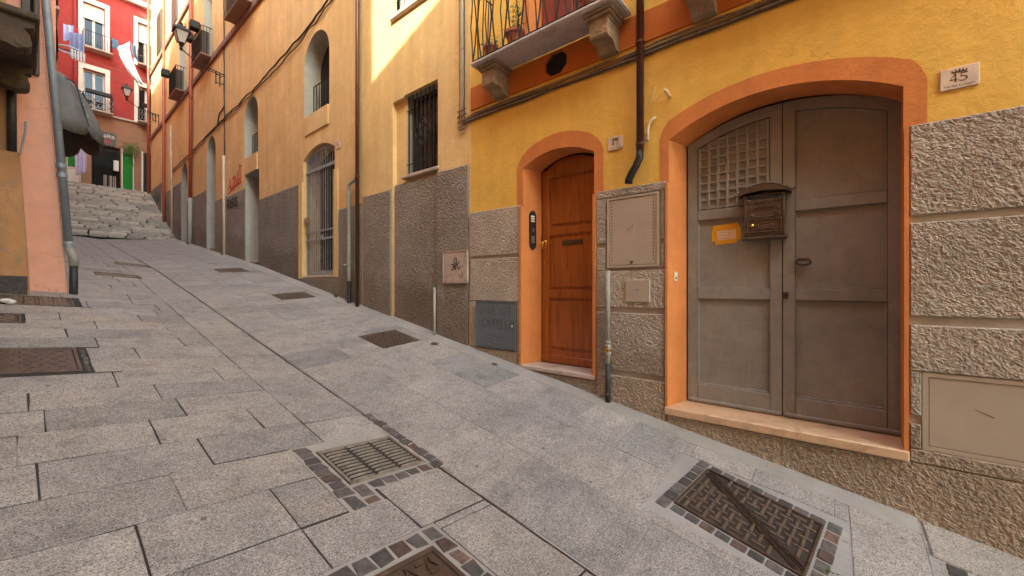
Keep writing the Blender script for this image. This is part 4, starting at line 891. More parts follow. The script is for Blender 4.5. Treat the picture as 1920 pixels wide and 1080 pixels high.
for k, (dz, r, m) in enumerate([(.055, .011, 'cable'), (.035, .007, 'cable'), (.012, .009, 'darkcable'), (-.005, .012, 'cable'), (-.028, .008, 'darkcable')]):
    cable('wall_cable', lab[k], [(4.13, 3.90 + dz * .5, .022 + .004 * k), (3.9, 3.925 + dz, .02), (2.6, 3.925 + dz, .02), (1.5, 3.93 + dz, .02), (-1.0, 3.95 + dz, .02)], r, m, .018, k)

# ------------------------------------------------------------------ amber house (middle of the right side)
mh = thing('amber_house', 'narrow amber house with barred window between the yellow and the long orange house', 'house', (4, 5.4, .9))
MW = rect(4.70, 5.55, 3.41, 4.74); NICHE = rect(4.69, 5.84, -.2, 4.76); UW = rect(4.35, 5.74, 6.17, 7.6)
# front skin 8 cm proud with the niche left open, then the main wall behind it
MB().prism([(3.99, -.3), (4.69, -.3), (4.69, 4.735), (5.55, 4.735), (5.55, 4.71), (5.86, 4.71), (5.86, -.3), (6.79, -.3), (6.79, 11.4), (3.99, 11.4)], 0, -.08, NEAR, [UW]).build('wall', 'mid', mh)
MB().prism(rect(4.0, 6.78, -.3, 11.3), -.0806, -.4, NEAR, [MW, UW], False).build('inner_wall', 'mid', mh)
MB().box(4.403, 10, 4.0, 6.78, -.2, 11.2).build('building_core', 'groove', mh)
reveal('window_reveal', [(u, v) for u, v in MW], .3, 'reveal', lambda u, v, d: NEAR(u, v, d - .081), mh, None, False); reveal('window_reveal', UW, .39, 'white', NEAR, mh, None, False)
MB().prism(rect(4.70, 5.55, 3.41, 4.74), -.24, -.28, NEAR).build('window_back', 'dark', mh)
wf = MB().prism(rect(4.70, 5.55, 3.41, 4.74), -.20, -.23, NEAR, [rect(4.76, 5.09, 3.47, 4.68), rect(5.15, 5.49, 3.47, 4.68)]).build('window_frame', 'darkwood', mh)
for a, b in ((4.76, 5.09), (5.15, 5.49)): MB().prism(rect(a, b, 3.47, 4.68), -.215, -.22, NEAR).build('pane', 'glass', wf)
gd = -.07
for i in range(8):
    u = 4.76 + i * .105; MB().tube([(u, 3.43, gd), (u, 4.73, gd)], .010, 6, True, NEAR).build('window_bar', 'iron', mh)
for v in (3.60, 4.50): MB().tube([(4.70, v, gd), (5.55, v, gd)], .008, 6, True, NEAR).build('window_bar', 'iron', mh)
cr = MB()
for (du, dv) in ((0, .13), (0, -.13), (.12, 0), (-.12, 0), (0, 0)): cr.tube([(5.12 + du + .07 * math.cos(t), 4.06 + dv + .08 * math.sin(t), gd + .016) for t in np.linspace(0, 6.28, 17)], .011, 6, False, NEAR)
cr.build('scroll_work', 'iron', mh)
MB().cbox(-.12, .03, 4.66, 5.60, 3.355, 3.405, .008, lambda d, u, v: NEAR(u, v, d)).build('window_sill', 'sill', mh)
MB().cbox(-.12, .06, 4.28, 5.88, 6.08, 6.165, .012, lambda d, u, v: NEAR(u, v, d)).build('window_sill', 'sill', mh)
for i in range(10): MB().tube([(4.42 + i * .135, 6.17, .02), (4.42 + i * .135, 7.55, .02)], .010, 6, True, NEAR).build('window_bar', 'iron', mh)
for v in (6.35, 6.9): MB().tube([(4.36, v, .02), (5.73, v, .02)], .008, 6, True, NEAR).build('window_bar', 'iron', mh)
MB().prism(rect(4.35, 5.74, 6.17, 7.6), -.33, -.36, NEAR).build('window_back', 'white', mh)
rough_block(4.02, 4.69, .35, 3.30, .03, .013, .012, 'rough_mid', mh, NEAR, 31)
rough_block(4.692, 5.835, .55, 3.30, .03, .013, .012, 'rough_mid', mh, lambda u, v, d: NEAR(u, v, d - .045), 32)
rough_block(5.90, 6.76, .75, 3.23, .025, .014, .012, 'rough_mid', mh, NEAR, 33)
gb = cabinet('gas_box', 'pale box with black graffiti tag in the amber house plinth', 4.005, 4.515, 1.62, 2.085, 'sill', .062, .014)
wt = MB(); BX = lambda u, v, d: NEAR(u, v, d + .0562)
for pts in ([(4.28, 1.96), (4.25, 1.90), (4.2, 1.88), (4.16, 1.93)], [(4.26, 1.98), (4.22, 1.97), (4.22, 1.90)], [(4.33, 1.89), (4.28, 1.89), (4.29, 1.82), (4.33, 1.81)], [(4.27, 1.89), (4.26, 1.82)], [(4.27, 1.86), (4.23, 1.87), (4.24, 1.82)], [(4.20, 1.86), (4.17, 1.82), (4.14, 1.85)], [(4.10, 1.86), (4.09, 1.85)]): ribbon(wt, pts, .016, BX, .0015)
for pts in ([(4.12, 1.80), (4.09, 1.75), (4.12, 1.70), (4.17, 1.72), (4.17, 1.76)],): ribbon(wt, pts, .008, BX, .0015)
wt.build('graffiti', 'graffiti_black', gb)
pipe('stub_pipe', 'thin grey stub pipe standing against the amber house plinth', [(4.68, 1.56, .075), (4.68, .60, .075)], .020, 'greypipe', brackets=[(4.68, 1.50, .075, .025)])
# bundle of cables climbing the joint between the two houses
cl = ['pale conduit climbing the corner beside the balcony', 'left grey cable climbing the corner beside the balcony', 'right dark cable climbing the corner beside the balcony']
for k, (u, r, m) in enumerate([(4.14, .016, 'greypipe'), (4.19, .009, 'cable'), (4.09, .008, 'darkcable')]): cable('riser_cable', cl[k], [(u, 11.2, .025), (u, 5.5, .025), (u, 3.92 - .02 * k, .025)], r, m, .012, 20 + k)
jb = thing('cable_clamp', 'small tangle of cable clamps at the corner below the balcony', 'cable clamp', NEAR(4.14, 3.84, 0)); m_ = MB()
for k in range(4): m_.tube([(4.23, 3.86 + k * .075, .03), (4.15, 3.85 + k * .075, .05), (4.05, 3.87 + k * .075, .03)], .009, 6, True, NEAR)
m_.tube([(4.10, 3.83, .02), (4.16, 3.81, .05), (4.2, 3.87, .03)], .016, 8, True, NEAR); m_.build('clamps', 'cable', jb)

# ------------------------------------------------------------------ long orange house (right, up to the stairs)
fh = thing('long_orange_house', 'long faded orange house with arched openings, mauve string courses and grey plinth', 'house', FAR(8, 2.3, 0))
GATE = arch_poly(2.55, 1.075, 1.82, 4.42, 4.63); RD = rect(5.33, 6.42, 2.3, 4.80); W1 = arch_poly(2.50, 1.31, 5.36, 6.45, 7.09); W2 = arch_poly(6.50, 5.42, 5.27, 6.32, 6.92)
D3 = arch_poly(10.45, 9.40, 2.93, 6.25, 6.78); D4 = arch_poly(14.27, 13.25, 3.46, 6.12, 6.63); D5 = rect(17.44, 18.3, 4.5, 7.45)
UB = [rect(5.75, 6.95, 9.47, 12.2), rect(9.80, 10.85, 9.47, 12.2), rect(13.5, 14.55, 9.47, 12.2), rect(14.9, 15.9, 12.9, 15), rect(18.2, 19.2, 12.9, 15)]
HO = [GATE, RD, W1, W2, D3, D4, D5] + UB
MB().prism([(.0, -.2), (21.1, 2.6), (21.1, 18.3), (16, 15.6), (12, 13.9), (.0, 11.2)], 0, -.45, FAR, HO, False).build('wall', 'far', fh)
MB().prism([(.02, 0), (21.08, 2.8), (21.08, 18.2), (16, 15.5), (12, 13.8), (.02, 11.1)], -.455, -6, FAR).build('building_core', 'groove', fh)
for h_ in HO: reveal('opening_reveal', h_, .40, 'far' if h_ is GATE else 'reveal', FAR, fh, None, False)
for h_ in (RD, D3, D4, D5): MB().prism(h_, -.36, -.41, FAR).build('door_leaf', 'darkwood', fh)
for h_ in [W1, W2] + UB: MB().prism(h_, -.37, -.41, FAR).build('window_back', 'dark', fh)
for h_ in UB[:3]:
    lo, hi = min(p[0] for p in h_), max(p[0] for p in h_); f = MB().prism(h_, -.33, -.365, FAR, [rect(lo + .08, (lo + hi) / 2 - .04, 9.6, 12.1), rect((lo + hi) / 2 + .04, hi - .08, 9.6, 12.1)]).build('window_frame', 'darkwood', fh)
# niche panels under the two arched windows
for (a, b, c, d) in ((1.33, 2.43, 4.95, 5.355), (5.44, 6.42, 4.805, 5.265)): MB().prism([(a, c), (b, c), (b, d), (a, d)], .0006, .03, FAR).build('apron_panel', 'far', fh)
for (a, b, z0, z1) in ((1.33, 2.48, 5.37, 6.15), (5.44, 6.48, 5.28, 6.02)):
    for i in range(9): u = a + (b - a) * i / 8; MB().tube([(u, z0, -.2), (u, z1, -.2)], .011, 6, True, FAR).build('window_bar', 'iron', fh)
    for v in (z0 + .06, z1): MB().tube([(a, v, -.2), (b, v, -.2)], .013, 6, True, FAR).build('window_bar', 'iron', fh)
# barred gate
gt = MB().prism(arch_poly(2.54, 1.085, 1.83, 4.41, 4.615), -.07, -.10, FAR, [arch_poly(2.47, 1.155, 1.92, 4.06, 4.061 + .0)[:0] or rect(1.15, 2.475, 1.93, 4.12), [(2.46, 4.20)] + [(u, v - .07) for u, v in arch(2.46, 1.165, 4.40, 4.60, 12)] + [(1.165, 4.20)]]).build('gate', 'iron_grey', fh)
for i in range(13):
    u = 1.19 + i * .105; zt = 4.12
    wide = i in (0, 4, 8, 12)
    MB().cbox(-.066, -.056, u - (.018 if wide else .009), u + (.018 if wide else .009), 1.90, 4.50 if .1 < (u - 1.15) < 1.2 else 4.42, .004, lambda d, uu, v: FAR(uu, v, d)).build('gate_bar', 'iron_grey', gt)
for v in (2.60, 2.78, 4.12): MB().cbox(-.044, -.028, 1.13, 2.50, v - .022, v + .022, .004, lambda d, u, vv: FAR(u, vv, d)).build('gate_rail', 'iron_grey', gt)
MB().cbox(-.027, .01, 2.25, 2.48, 2.98, 3.12, .006, lambda d, u, v: FAR(u, v, d)).build('letter_box', 'corbel', gt); MB().cbox(-.027, .0, 1.62, 1.80, 2.58, 2.68, .006, lambda d, u, v: FAR(u, v, d)).build('lock_case', 'iron_grey', gt)
MB().prism(GATE, -.38, -.42, FAR).build('dark_passage', 'dark', fh)
MB().cbox(-.38, .02, .93, 2.72, 1.77, 1.815, .008, lambda d, u, v: FAR(u, v, d)).build('threshold', 'sill', fh)
for a, b, z in ((5.28, 6.47, 2.25), (9.35, 10.5, 2.88), (13.2, 14.32, 3.40)): MB().cbox(-.36, .035, a, b, z, z + .05, .008, lambda d, u, v: FAR(u, v, d)).build('threshold', 'sill', fh)
# plinth segments (roughcast), steps as in the photograph
for k, (a, b, z0, z1) in enumerate([(.02, .91, .6, 3.12), (.912, 2.748, .8, 1.765), (2.75, 5.325, 1.2, 3.94), (5.327, 6.425, 1.4, 2.245), (6.43, 8.1, 1.6, 4.43), (8.102, 9.398, 1.9, 4.46), (9.402, 10.448, 2.0, 2.875), (10.455, 13.1, 2.2, 5.01), (13.102, 13.248, 2.4, 5.01), (13.252, 14.268, 2.5, 3.395), (14.275, 17.1, 2.7, 5.96), (17.102, 17.438, 3.0, 5.96), (18.305, 21.0, 3.2, 6.6)]):
    if k < 5: rough_block(a, b, z0, z1, .022, .03 if k else .022, .008, 'rough_far', fh, FAR, 40 + k)
    else: MB().cbox(.0006, .022, a, b, z0, z1, .006, lambda d, u, v: FAR(u, v, d)).build('plinth_block', 'rough_far', fh)
for (a, b, z0, z1) in ((2.552, 2.748, 1.77, 3.95), (.912, 1.073, 1.77, 3.95)): MB().prism(rect(a, b, z0, z1), .0006, .03, FAR).build('gate_surround', 'mid', fh)
for (z0, z1) in ((9.25, 9.44), (12.62, 12.86)):
    MB().cbox(.0006, .07, 3.0 if z0 < 10 else 6, 21.05, z0, z1, .02, lambda d, u, v: FAR(u, v, d)).build('string_course', 'course', fh)
# small balconies with planter boxes
for (a, b, box) in ((5.65, 7.1, 0), (9.66, 10.98, 1), (13.4, 14.7, 1)):
    MB().cbox(.071, .36, a, b, 9.40, 9.455, .01, lambda d, u, v: FAR(u, v, d)).build('balcony_slab', 'course', fh)
    n = 12
    for i in range(n + 1): u = a + .04 + (b - a - .08) * i / n; MB().tube([(u, 9.45, .33), (u, 10.38, .33)], .009, 5, True, FAR).build('baluster', 'iron', fh)
    for i in range(3):
        for u in (a + .04, b - .04): MB().tube([(u, 9.45, .09 + i * .09), (u, 10.38, .09 + i * .09)], .009, 5, True, FAR).build('baluster', 'iron', fh)
    MB().tube([(a + .04, 10.38, .01), (a + .04, 10.38, .33), (b - .04, 10.38, .33), (b - .04, 10.38, .01)], .014, 6, True, FAR).build('hand_rail', 'iron', fh)
    if box: 
        for u in ((b - .32, a + .1) if a < 11 else (b - .32,)): MB().cbox(.345, .60, u, u + .3, 10.22, 10.48, .02, lambda d, uu, v: FAR(uu, v, d)).build('planter_box', 'iron', fh)
    MB().cbox(.10, .31, a + .08, b - .08, 9.48, 10.25, .01, lambda d, u, v: FAR(u, v, d)).build('balcony_screen', 'darkwood', fh)
for h_ in UB[3:]: MB().cbox(-.05, .06, min(p[0] for p in h_), max(p[0] for p in h_), 12.95, 14.9, .01, lambda d, u, v: FAR(u, v, d)).build('shutter', 'darkwood', fh)
# graffiti
gm = MB()
for pts in ([(8.0, 4.62), (7.85, 4.95), (7.7, 4.6), (7.95, 4.75)], [(7.65, 4.9), (7.45, 4.95), (7.45, 4.75), (7.6, 4.7), (7.45, 4.55)], [(7.4, 4.6), (7.35, 4.95), (7.15, 4.65), (7.1, 5.05)], [(7.05, 4.65), (6.95, 5.2), (6.82, 5.15), (6.85, 4.75), (7.0, 4.8)], [(8.05, 4.5), (7.5, 4.62), (6.8, 4.68)]): ribbon(gm, pts, .06, FAR, .003)
gm.build('graffiti', 'graffiti_red', fh)
gm = MB(); GF = lambda u, v, d: FAR(u, v, d + .034); write(gm, 'RASUS', 7.98, 4.02, .27, .05, GF, -1, .72, .002, .02); gm.build('graffiti', 'graffiti_black', fh)
gm = MB()
for k in range(7): ribbon(gm, [(18.6 + k * .3, 5.6 + .15 * (k % 3)), (18.8 + k * .28, 6.3 - .1 * (k % 2)), (18.9 + k * .28, 5.7), (19.1 + k * .28, 6.2)], .08, lambda u, v, d: FAR(u, v, d + .0225), .003)
gm.build('graffiti', 'graffiti_black', fh)
MB().cbox(.0006, .014, 7.62 - 6.8, 7.80 - 6.8, 4.34, 4.50, .003, lambda d, u, v: FAR(u, v, d)).build('number_tablet', 'plaque', fh)
t8 = MB(); [t8.prism([(.95 - x * .05, 4.38 + y * .07) for x, y in pl], .0142, .0155 + .0001 * j, FAR) for j, pl in enumerate(digit_polys('8'))]; t8.build('numerals', 'graffiti_red', fh)
# pipes on the long house
pr = pipe('downpipe', 'dark red downpipe in the corner of the amber house', [(.0, 11.2, .11), (-.0, .9, .11)], .036, 'copper_pipe', FAR, brackets=[(0, v, .11, .042) for v in (2.2, 3.6, 5.2, 7)], group='red downpipes')
pg = pipe('drain_pipe', 'grey downpipe beside the dark red downpipe', [(.07, 11.2, .07), (.07, 3.62, .07), (.12, 3.56, .085), (.30, 3.52, .095), (.33, 3.46, .095), (.33, 2.0, .095), (.33, .9, .095)], .034, 'greypipe', FAR, brackets=[(.33, v, .095, .045) for v in (2.05, 1.9, 1.7, 3.3)], group='grey drain pipes')
MB().tube([(.33, 1.72, .095), (.33, 1.0, .095)], .040, 10, True, FAR).build('tarred_foot', 'blackpipe', pg); MB().tube([(.33, 2.0, .095), (.40, 1.98, .16)], .02, 8, True, FAR).build('valve_cock', 'greypipe', pg)
pipe('downpipe', 'long red downpipe left of the street lamp', [(12.2, 13.8, .10), (12.25, 8, .10), (12.3, 5.0, .10)], .06, 'redpipe', FAR, brackets=[(12.22, v, .10, .07) for v in (6.5, 8.8, 11)], group='red downpipes')
pipe('drain_pipe', 'pale weathered foot pipe under the red downpipe left of the street lamp', [(12.3, 4.99, .10), (12.4, 2.6, .10)], .07, 'greypipe', FAR, group='grey drain pipes')
pipe('downpipe', 'red downpipe by the second balcony near the stairs', [(17.2, 15.9, .10), (17.2, 6.0, .10), (17.1, 4.2, .10)], .055, 'redpipe', FAR, brackets=[(17.2, v, .10, .065) for v in (8, 10.5)], group='red downpipes')
pipe('downpipe', 'red downpipe at the far end of the long orange house', [(21.05, 18.2, .10), (21.05, 5.0, .10)], .06, 'redpipe', FAR, group='red downpipes')
pipe('wall_pipe', 'cream pipe standing between the red graffiti and the arched door', [(8.3, 5.76, .05), (8.25, 2.2, .05)], .04, 'cream_pipe', FAR); pipe('wall_pipe', 'tall cream pipe near the foot of the stairs', [(15.9, 8.7, .06), (15.7, 3.2, .06)], .035, 'cream_pipe', FAR)
cable('lamp_cable', 'thin dark cable running down the wall from the lamp bracket', [(8.40, 10.9, .02), (8.38, 8.4, .02), (8.33, 5.8, .02)], .016, 'darkcable', .03, 41, FAR)
for k, (dz, lb) in enumerate(((0, 'dark cable sagging along the long orange house below the windows'), (-.10, 'thinner lower cable sagging along the long orange house'))):
    cable('wall_cable', lb, [(-.0, 7.85 + dz, .03), (1.25, 7.50 + dz, .03), (2.6, 7.28 + dz * 1.6, .03), (5.57, 7.05 + dz, .03), (9.4, 6.93 + dz * .3, .03), (12.4, 6.80 + dz, .03), (16, 6.7 + dz, .03)], .018 - .006 * k, 'darkcable', .05, 50 + k, FAR)
cable('wall_cable', 'cable loop hanging below the lamp bracket', [(8.35, 7.35, .02), (8.9, 7.25, .02), (9.05, 7.05, .02), (9.1, 6.92, .02)], .02, 'darkcable', .02, 61, FAR)
# ---- street lamps on brackets
def street_lamp(label, u, z, reach, lz, s=1.0):
    o = thing('street_lamp', label, 'street lamp', FAR(u, z, 0), 'wall-mounted street lamps'); x, y, _ = FAR(u, z, reach)
    a = MB(); a.tube([(u, z, .0), (u, z + .04, .25), (u, z + .08, reach * .6), (u, z + .10 + lz, reach)], .022 * s, 8, True, FAR); a.tube([(u, z - .12, .1), (u, z - .02, .2), (u, z + .0, reach * .45)], .014, 6, True, FAR); a.build('arm', 'iron', o)
    b = MB()
    for d, h in ((.02, .65), (.14, .5), (.24, .45)): b.tube([(u, z + .05, d), (u, z - h * .8, d)], .018, 6, True, FAR)
    for v in (-.05, -.3): b.tube([(u, z + v, 0), (u, z + v, .26)], .014, 6, True, FAR)
    b.build('bracket', 'iron', o); zb = z + .10 + lz
    MB().lathe([(.03, -.05), (.05, 0), (.03, .05), (.06, .10), (.04, .14), (.09, .17)], (x, y, zb), 12).build('finial_base', 'iron', o)
    c8 = lambda r, zz: [(x + r * cx_, y + r * cy_, zz) for cx_, cy_ in ((-1, -1), (1, -1), (1, 1), (-1, 1))]
    lo, hi = c8(.10 * s, zb + .17), c8(.20 * s, zb + .17 + .42 * s); MB().hexa(lo + hi).build('lantern_glass', 'lampglass', o)
    fr = MB(); [fr.tube([lo[i], hi[i]], .012, 6) for i in range(4)]; fr.build('lantern_frame', 'iron', o)
    zt = zb + .17 + .42 * s
    MB().hexa(c8(.26 * s, zt) + c8(.235 * s, zt + .10 * s)).lathe([(.20 * s, .101 * s), (.14 * s, .20 * s), (.07 * s, .26 * s), (.045 * s, .30 * s), (.07 * s, .33 * s), (.02 * s, .37 * s)], (x, y, zt), 12).build('lantern_hood', 'iron', o)
    return o
street_lamp('grey four-sided street lantern on an iron arm from the orange wall', 8.37, 8.35, 1.10, .25, .78)
street_lamp('black street lantern farther up, before the red house', 18.9, 10.0, 1.15, .25, .72)

# ------------------------------------------------------------------ stone stairs and landing
ZB, ZT, YB, YT, NS = 3.50, 6.60, 21.75, 28.3, 24
stairs = structure(MB().hexa([(-1, YB + .1, 2.4), (4.6, YB + .1, 2.4), (4.6, YT + .4, 2.4), (-1, YT + .4, 2.4), (-1, YB + .1, ZB - .05), (4.6, YB + .1, ZB - .05), (4.6, YT + .4, ZT - .12), (-1, YT + .4, ZT - .12)]).build('stairs', 'joint'))
variants = []
for k in range(8):
    bm = bmesh.new(); bmesh.ops.create_cube(bm, size=1.0); bmesh.ops.bevel(bm, geom=list(bm.edges), offset=.09, segments=1, affect='EDGES')
    for v in bm.verts: v.co += Vector((noise.noise(v.co * 3 + Vector((k * 7, 0, 0))), noise.noise(v.co * 3 + Vector((0, k * 5, 0))), noise.noise(v.co * 3 + Vector((0, 0, k * 3))))) * .055
    me = bpy.data.meshes.new('step_stone'); bm.to_mesh(me); bm.free(); me.materials.append(MT['stonestep']); variants.append(me)
rs = random.Random(5); rise = (ZT - ZB) / NS; run = (YT - YB) / NS
for i in range(NS):
    x = -.6
    while x < 4.5:
        L = rs.uniform(.35, 1.1); o = bpy.data.objects.new('step_stone', rs.choice(variants)); col.objects.link(o); o.parent = stairs
        o.location = (x + L / 2, YB + run * (i + .62) + rs.uniform(-.03, .03), ZB + rise * (i + .45) + rs.uniform(-.008, .006)); o.scale = (L * rs.uniform(.9, 1.0), run * 1.35, rise * rs.uniform(.92, 1.06)); o.rotation_euler = (rs.uniform(-.04, .04), rs.uniform(-.012, .012), rs.uniform(-.03, .03)); x += L
landing = structure(MB().box(-4, 6, YT + .2, 33, ZT - .5, ZT - .02).build('landing', 'mortar'))
# ------------------------------------------------------------------ red house closing the view
rh = thing('red_house', 'crimson house with white window surrounds and brick ground floor above the stairs', 'house', (3, 29.6, 6.6))
R1, R2, R3, R4 = rect(2.0, 2.78, 13.75, 16.1), rect(4.04, 4.7, 13.75, 16.1), rect(2.0, 2.79, 10.65, 12.72), rect(4.06, 4.75, 10.65, 12.6)
R0 = rect(.0, .7, 13.75, 16.1); SH = rect(2.30, 3.36, 6.6, 8.98); GR1 = rect(3.45, 3.84, 6.65, 8.85); GR2 = rect(1.47, 1.84, 7.55, 8.55); DDR = rect(4.26, 4.9, 6.6, 9.0)
MB().prism(rect(-3, 8, 10.62, 19.5), 0, -.4, REDW, [R0, R1, R2, R3, R4]).build('upper_wall', 'redwall', rh)
MB().prism(rect(-3, 8, 6.0, 10.52), 0, -.4, REDW, [SH, DDR]).build('brick_wall', 'brick', rh)
MB().cbox(-.4, .12, -3, 8, 10.521, 10.619, .02, lambda d, u, v: REDW(u, v, d)).build('cornice', 'sill', rh); MB().cbox(-.0, .25, -3, 8, 16.95, 17.2, .03, lambda d, u, v: REDW(u, v, d)).build('upper_cornice', 'white', rh)
MB().box(-3, 8, 30.01, 36, 5.5, 19.4).build('building_core', 'groove', rh)
def red_window(h_, blind, balc):
    lo, hi, z0, z1 = h_[0][0], h_[1][0], h_[0][1], h_[2][1]
    MB().prism(rect(lo - .16, hi + .18, z0 - .02, z1 + .24), .0006, .05, REDW, [h_]).build('window_surround', 'white', rh)
    w = MB().prism(h_, -.28, -.33, REDW).build('window', 'dark', rh); m = (lo + hi) / 2
    MB().prism(rect(lo, hi, z0, z1), -.20, -.26, REDW, [rect(lo + .07, m - .05, z0 + .07, z1 - .07), rect(m + .05, hi - .07, z0 + .07, z1 - .07)]).build('frame', 'white', w)
    for a, b in ((lo + .07, m - .05), (m + .05, hi - .07)): MB().prism(rect(a, b, z0 + .07, z1 - .07), -.23, -.24, REDW).build('pane', 'glass', w)
    if blind: MB().cbox(-.16, -.12, lo + .01, hi - .01, z1 - blind, z1 - .01, .01, lambda d, u, v: REDW(u, v, d)).build('roller_blind', 'white', w)
    if balc:
        a, b = lo - .05, hi + .25; zb = z0 - .12
        MB().cbox(.001, .55, a, b, zb, zb + .08, .015, lambda d, u, v: REDW(u, v, d)).build('balcony_slab', 'sill', rh)
        for i in range(13): u = a + .03 + (b - a - .06) * i / 12; MB().tube([(u, zb + .08, .51), (u, zb + .85, .51)], .009, 5, True, REDW).build('baluster', 'iron', rh)
        for u in (a + .03, b - .03):
            for dd in (.12, .24, .36): MB().tube([(u, zb + .08, dd), (u, zb + .85, dd)], .009, 5, True, REDW).build('baluster', 'iron', rh)
        MB().tube([(a + .03, zb + .85, .0), (a + .03, zb + .85, .51), (b - .03, zb + .85, .51), (b - .03, zb + .85, 0)], .016, 6, True, REDW).build('hand_rail', 'iron', rh)
        if balc == 2:
            sc_ = MB()
            for i in range(8):
                u = a + .08 + (b - a - .16) * i / 7
                for v in (.28, .55): sc_.tube([(u + .06 * math.cos(t), zb + v + .11 * math.sin(t), .52) for t in np.linspace(0, 6.28, 10)], .010, 5, False, REDW)
            sc_.build('scroll_work', 'iron_grey', rh); MB().cbox(.525, .72, a + .1, b - .05, zb + .80, zb + .98, .02, lambda d, u, v: REDW(u, v, d)).build('planter_box', 'iron', rh)
red_window(R0, 0, 0); red_window(R1, .75, 1); red_window(R2, 1.0, 1); red_window(R3, 0, 2); red_window(R4, 0, 2)
MB().tube([(1.72, 10.6, .06), (1.72, 17, .06)], .05, 8, True, REDW).build('wall_pipe', 'redwall', rh)
# shop front
MB().prism(SH, -.35, -.39, REDW).build('shop_interior', 'dark', rh); sg_ = MB()
for i in range(12): u = 2.34 + i * .09; sg_.tube([(u, 6.62, -.05), (u, 8.95, -.05)], .012, 5, True, REDW)
for i in range(11):
    u = 2.34 + i * .09
    for k in range(5): sg_.tube([(u, 7.9 + k * .2, -.04), (u + .09, 8.1 + k * .2, -.04)], .008, 4, True, REDW); sg_.tube([(u + .09, 7.9 + k * .2, -.04), (u, 8.1 + k * .2, -.04)], .008, 4, True, REDW)
sg_.build('folding_gate', 'iron', rh)
for u in (2.75, 2.95, 3.1): MB().cbox(-.3, -.2, u, u + .12, 6.7, 7.5, .02, lambda d, uu, v: REDW(uu, v, d)).build('shop_display', 'sill', rh)
MB().cbox(-.1, .05, 3.10, 3.3, 7.75, 8.3, .02, lambda d, u, v: REDW(u, v, d)).build('wall_box', 'white', rh)
for (a, b, c, d) in ((3.40, 3.449, 6.6, 9.0), (3.841, 3.88, 6.6, 8.9), (4.19, 4.259, 6.6, 9.05)): MB().cbox(.0006, .06, a, b, c, d, .008, lambda dd, u, v: REDW(u, v, dd)).build('door_post', 'white', rh)
MB().cbox(.0006, .05, 3.45, 3.84, 6.65, 8.85, .01, lambda d, u, v: REDW(u, v, d)).build('turf_panel', 'turf', rh); MB().prism(DDR, -.15, -.2, REDW).build('dark_door', 'darkwood', rh)
for k in range(14): MB().cbox(-.15, -.12, 4.28, 4.88, 6.7 + k * .16, 6.8 + k * .16, .006, lambda d, u, v: REDW(u, v, d)).build('slat', 'darkwood', rh)
hd = thing('hedge_panel', 'turf-covered panel and notice board by the shop under the grey awning', 'notice board', (1.66, 29.4, 6.6)); HM = lambda u, v, d: REDW(u, v, d + .05)
MB().cbox(.0, .08, 1.42, 1.92, 6.62, 8.7, .01, lambda d, u, v: HM(u, v, d)).build('board_frame', 'cream', hd); MB().cbox(.081, .10, 1.48, 1.85, 7.58, 8.6, .01, lambda d, u, v: HM(u, v, d)).build('turf', 'turf', hd); MB().cbox(.081, .10, 1.50, 1.84, 6.85, 7.45, .01, lambda d, u, v: HM(u, v, d)).build('notice', 'white', hd)
si = thing('shop_sign', 'grey shop sign with white lettering and a red mark over the folding gate', 'sign', (2.95, 29.5, 9.0)); MB().cbox(.0006, .07, 2.55, 3.17, 9.0, 9.68, .01, lambda d, u, v: REDW(u, v, d)).build('board', 'signgrey', si)
font_text('lettering', 'alta', .30, REDW, 2.93, 9.40, 'white', si, d1=.075, sgn=1); q = MB()
for k in range(3): ribbon(q, [(2.78, 9.27 - k * .07), (2.87, 9.31 - k * .07), (2.98, 9.25 - k * .07)], .04, lambda u, v, d: REDW(u, v, d + .071), .004)
q.build('red_mark', 'graffiti_red', si)
iv = thing('climbing_plant', 'sprig of green leaves above the turf panel on the brick wall', 'plant', (3.75, 29.5, 8.9)); lf = MB(); rr = random.Random(9)
for k in range(260):
    b = Vector((3.75 + rr.gauss(0, .17), 29.45 - abs(rr.gauss(0, .08)), 9.05 + rr.gauss(0, .2))); d = Vector((rr.gauss(0, 1), rr.gauss(0, .5), rr.gauss(-.3, .6))).normalized(); L = rr.uniform(.05, .1); w = d.orthogonal().normalized() * L * .4
    lf.add([b, b + d * L * .5 + w, b + d * L, b + d * L * .5 - w], [(0, 1, 2, 3)])
lf.build('foliage', 'leaf', iv); MB().tube([(3.86, 29.55, 8.1), (3.80, 29.5, 8.8), (3.72, 29.48, 9.3)], .015, 6).build('stem', 'leaf', iv)

# ------------------------------------------------------------------ left side
oh = thing('old_orange_house', 'old house with flaking orange plaster and carved balcony brackets at the left edge', 'house', (-.6, 5, .6))
# body set back from the street; unseen wings added, roof edges shaped to cut the sun patch
def block(x0, x1, y0, y1, z0, za, zb): return MB().hexa([(x0, y0, z0), (x1, y0, z0), (x1, y1, z0), (x0, y1, z0), (x0, y0, za), (x1, y0, za), (x1, y1, zb), (x0, y1, zb)])
block(-8, -1.0, -4, 2.58, -3, 12.65, 10.28).build('low_shadow_wing', 'oldorange', oh); block(-8, -1.6, -12, -4.01, -3, 12.6, 12.6).build('rear_shadow_wing', 'oldorange', oh); block(-8, -.62, 2.60, 8.38, -1, 14.4, 14.4).build('wall', 'oldorange', oh)  # added out of view; the rear wing keeps sun off the yellow wall
MB().hexa([(-.63, 8.12, .9), (.10, 8.10, .9), (.11, 8.375, .9), (-.63, 8.375, .9), (-.63, 8.12, 3.28), (-.005, 8.10, 3.28), (.0, 8.375, 3.28), (-.63, 8.375, 3.28)]).build('pier', 'oldorange', oh)
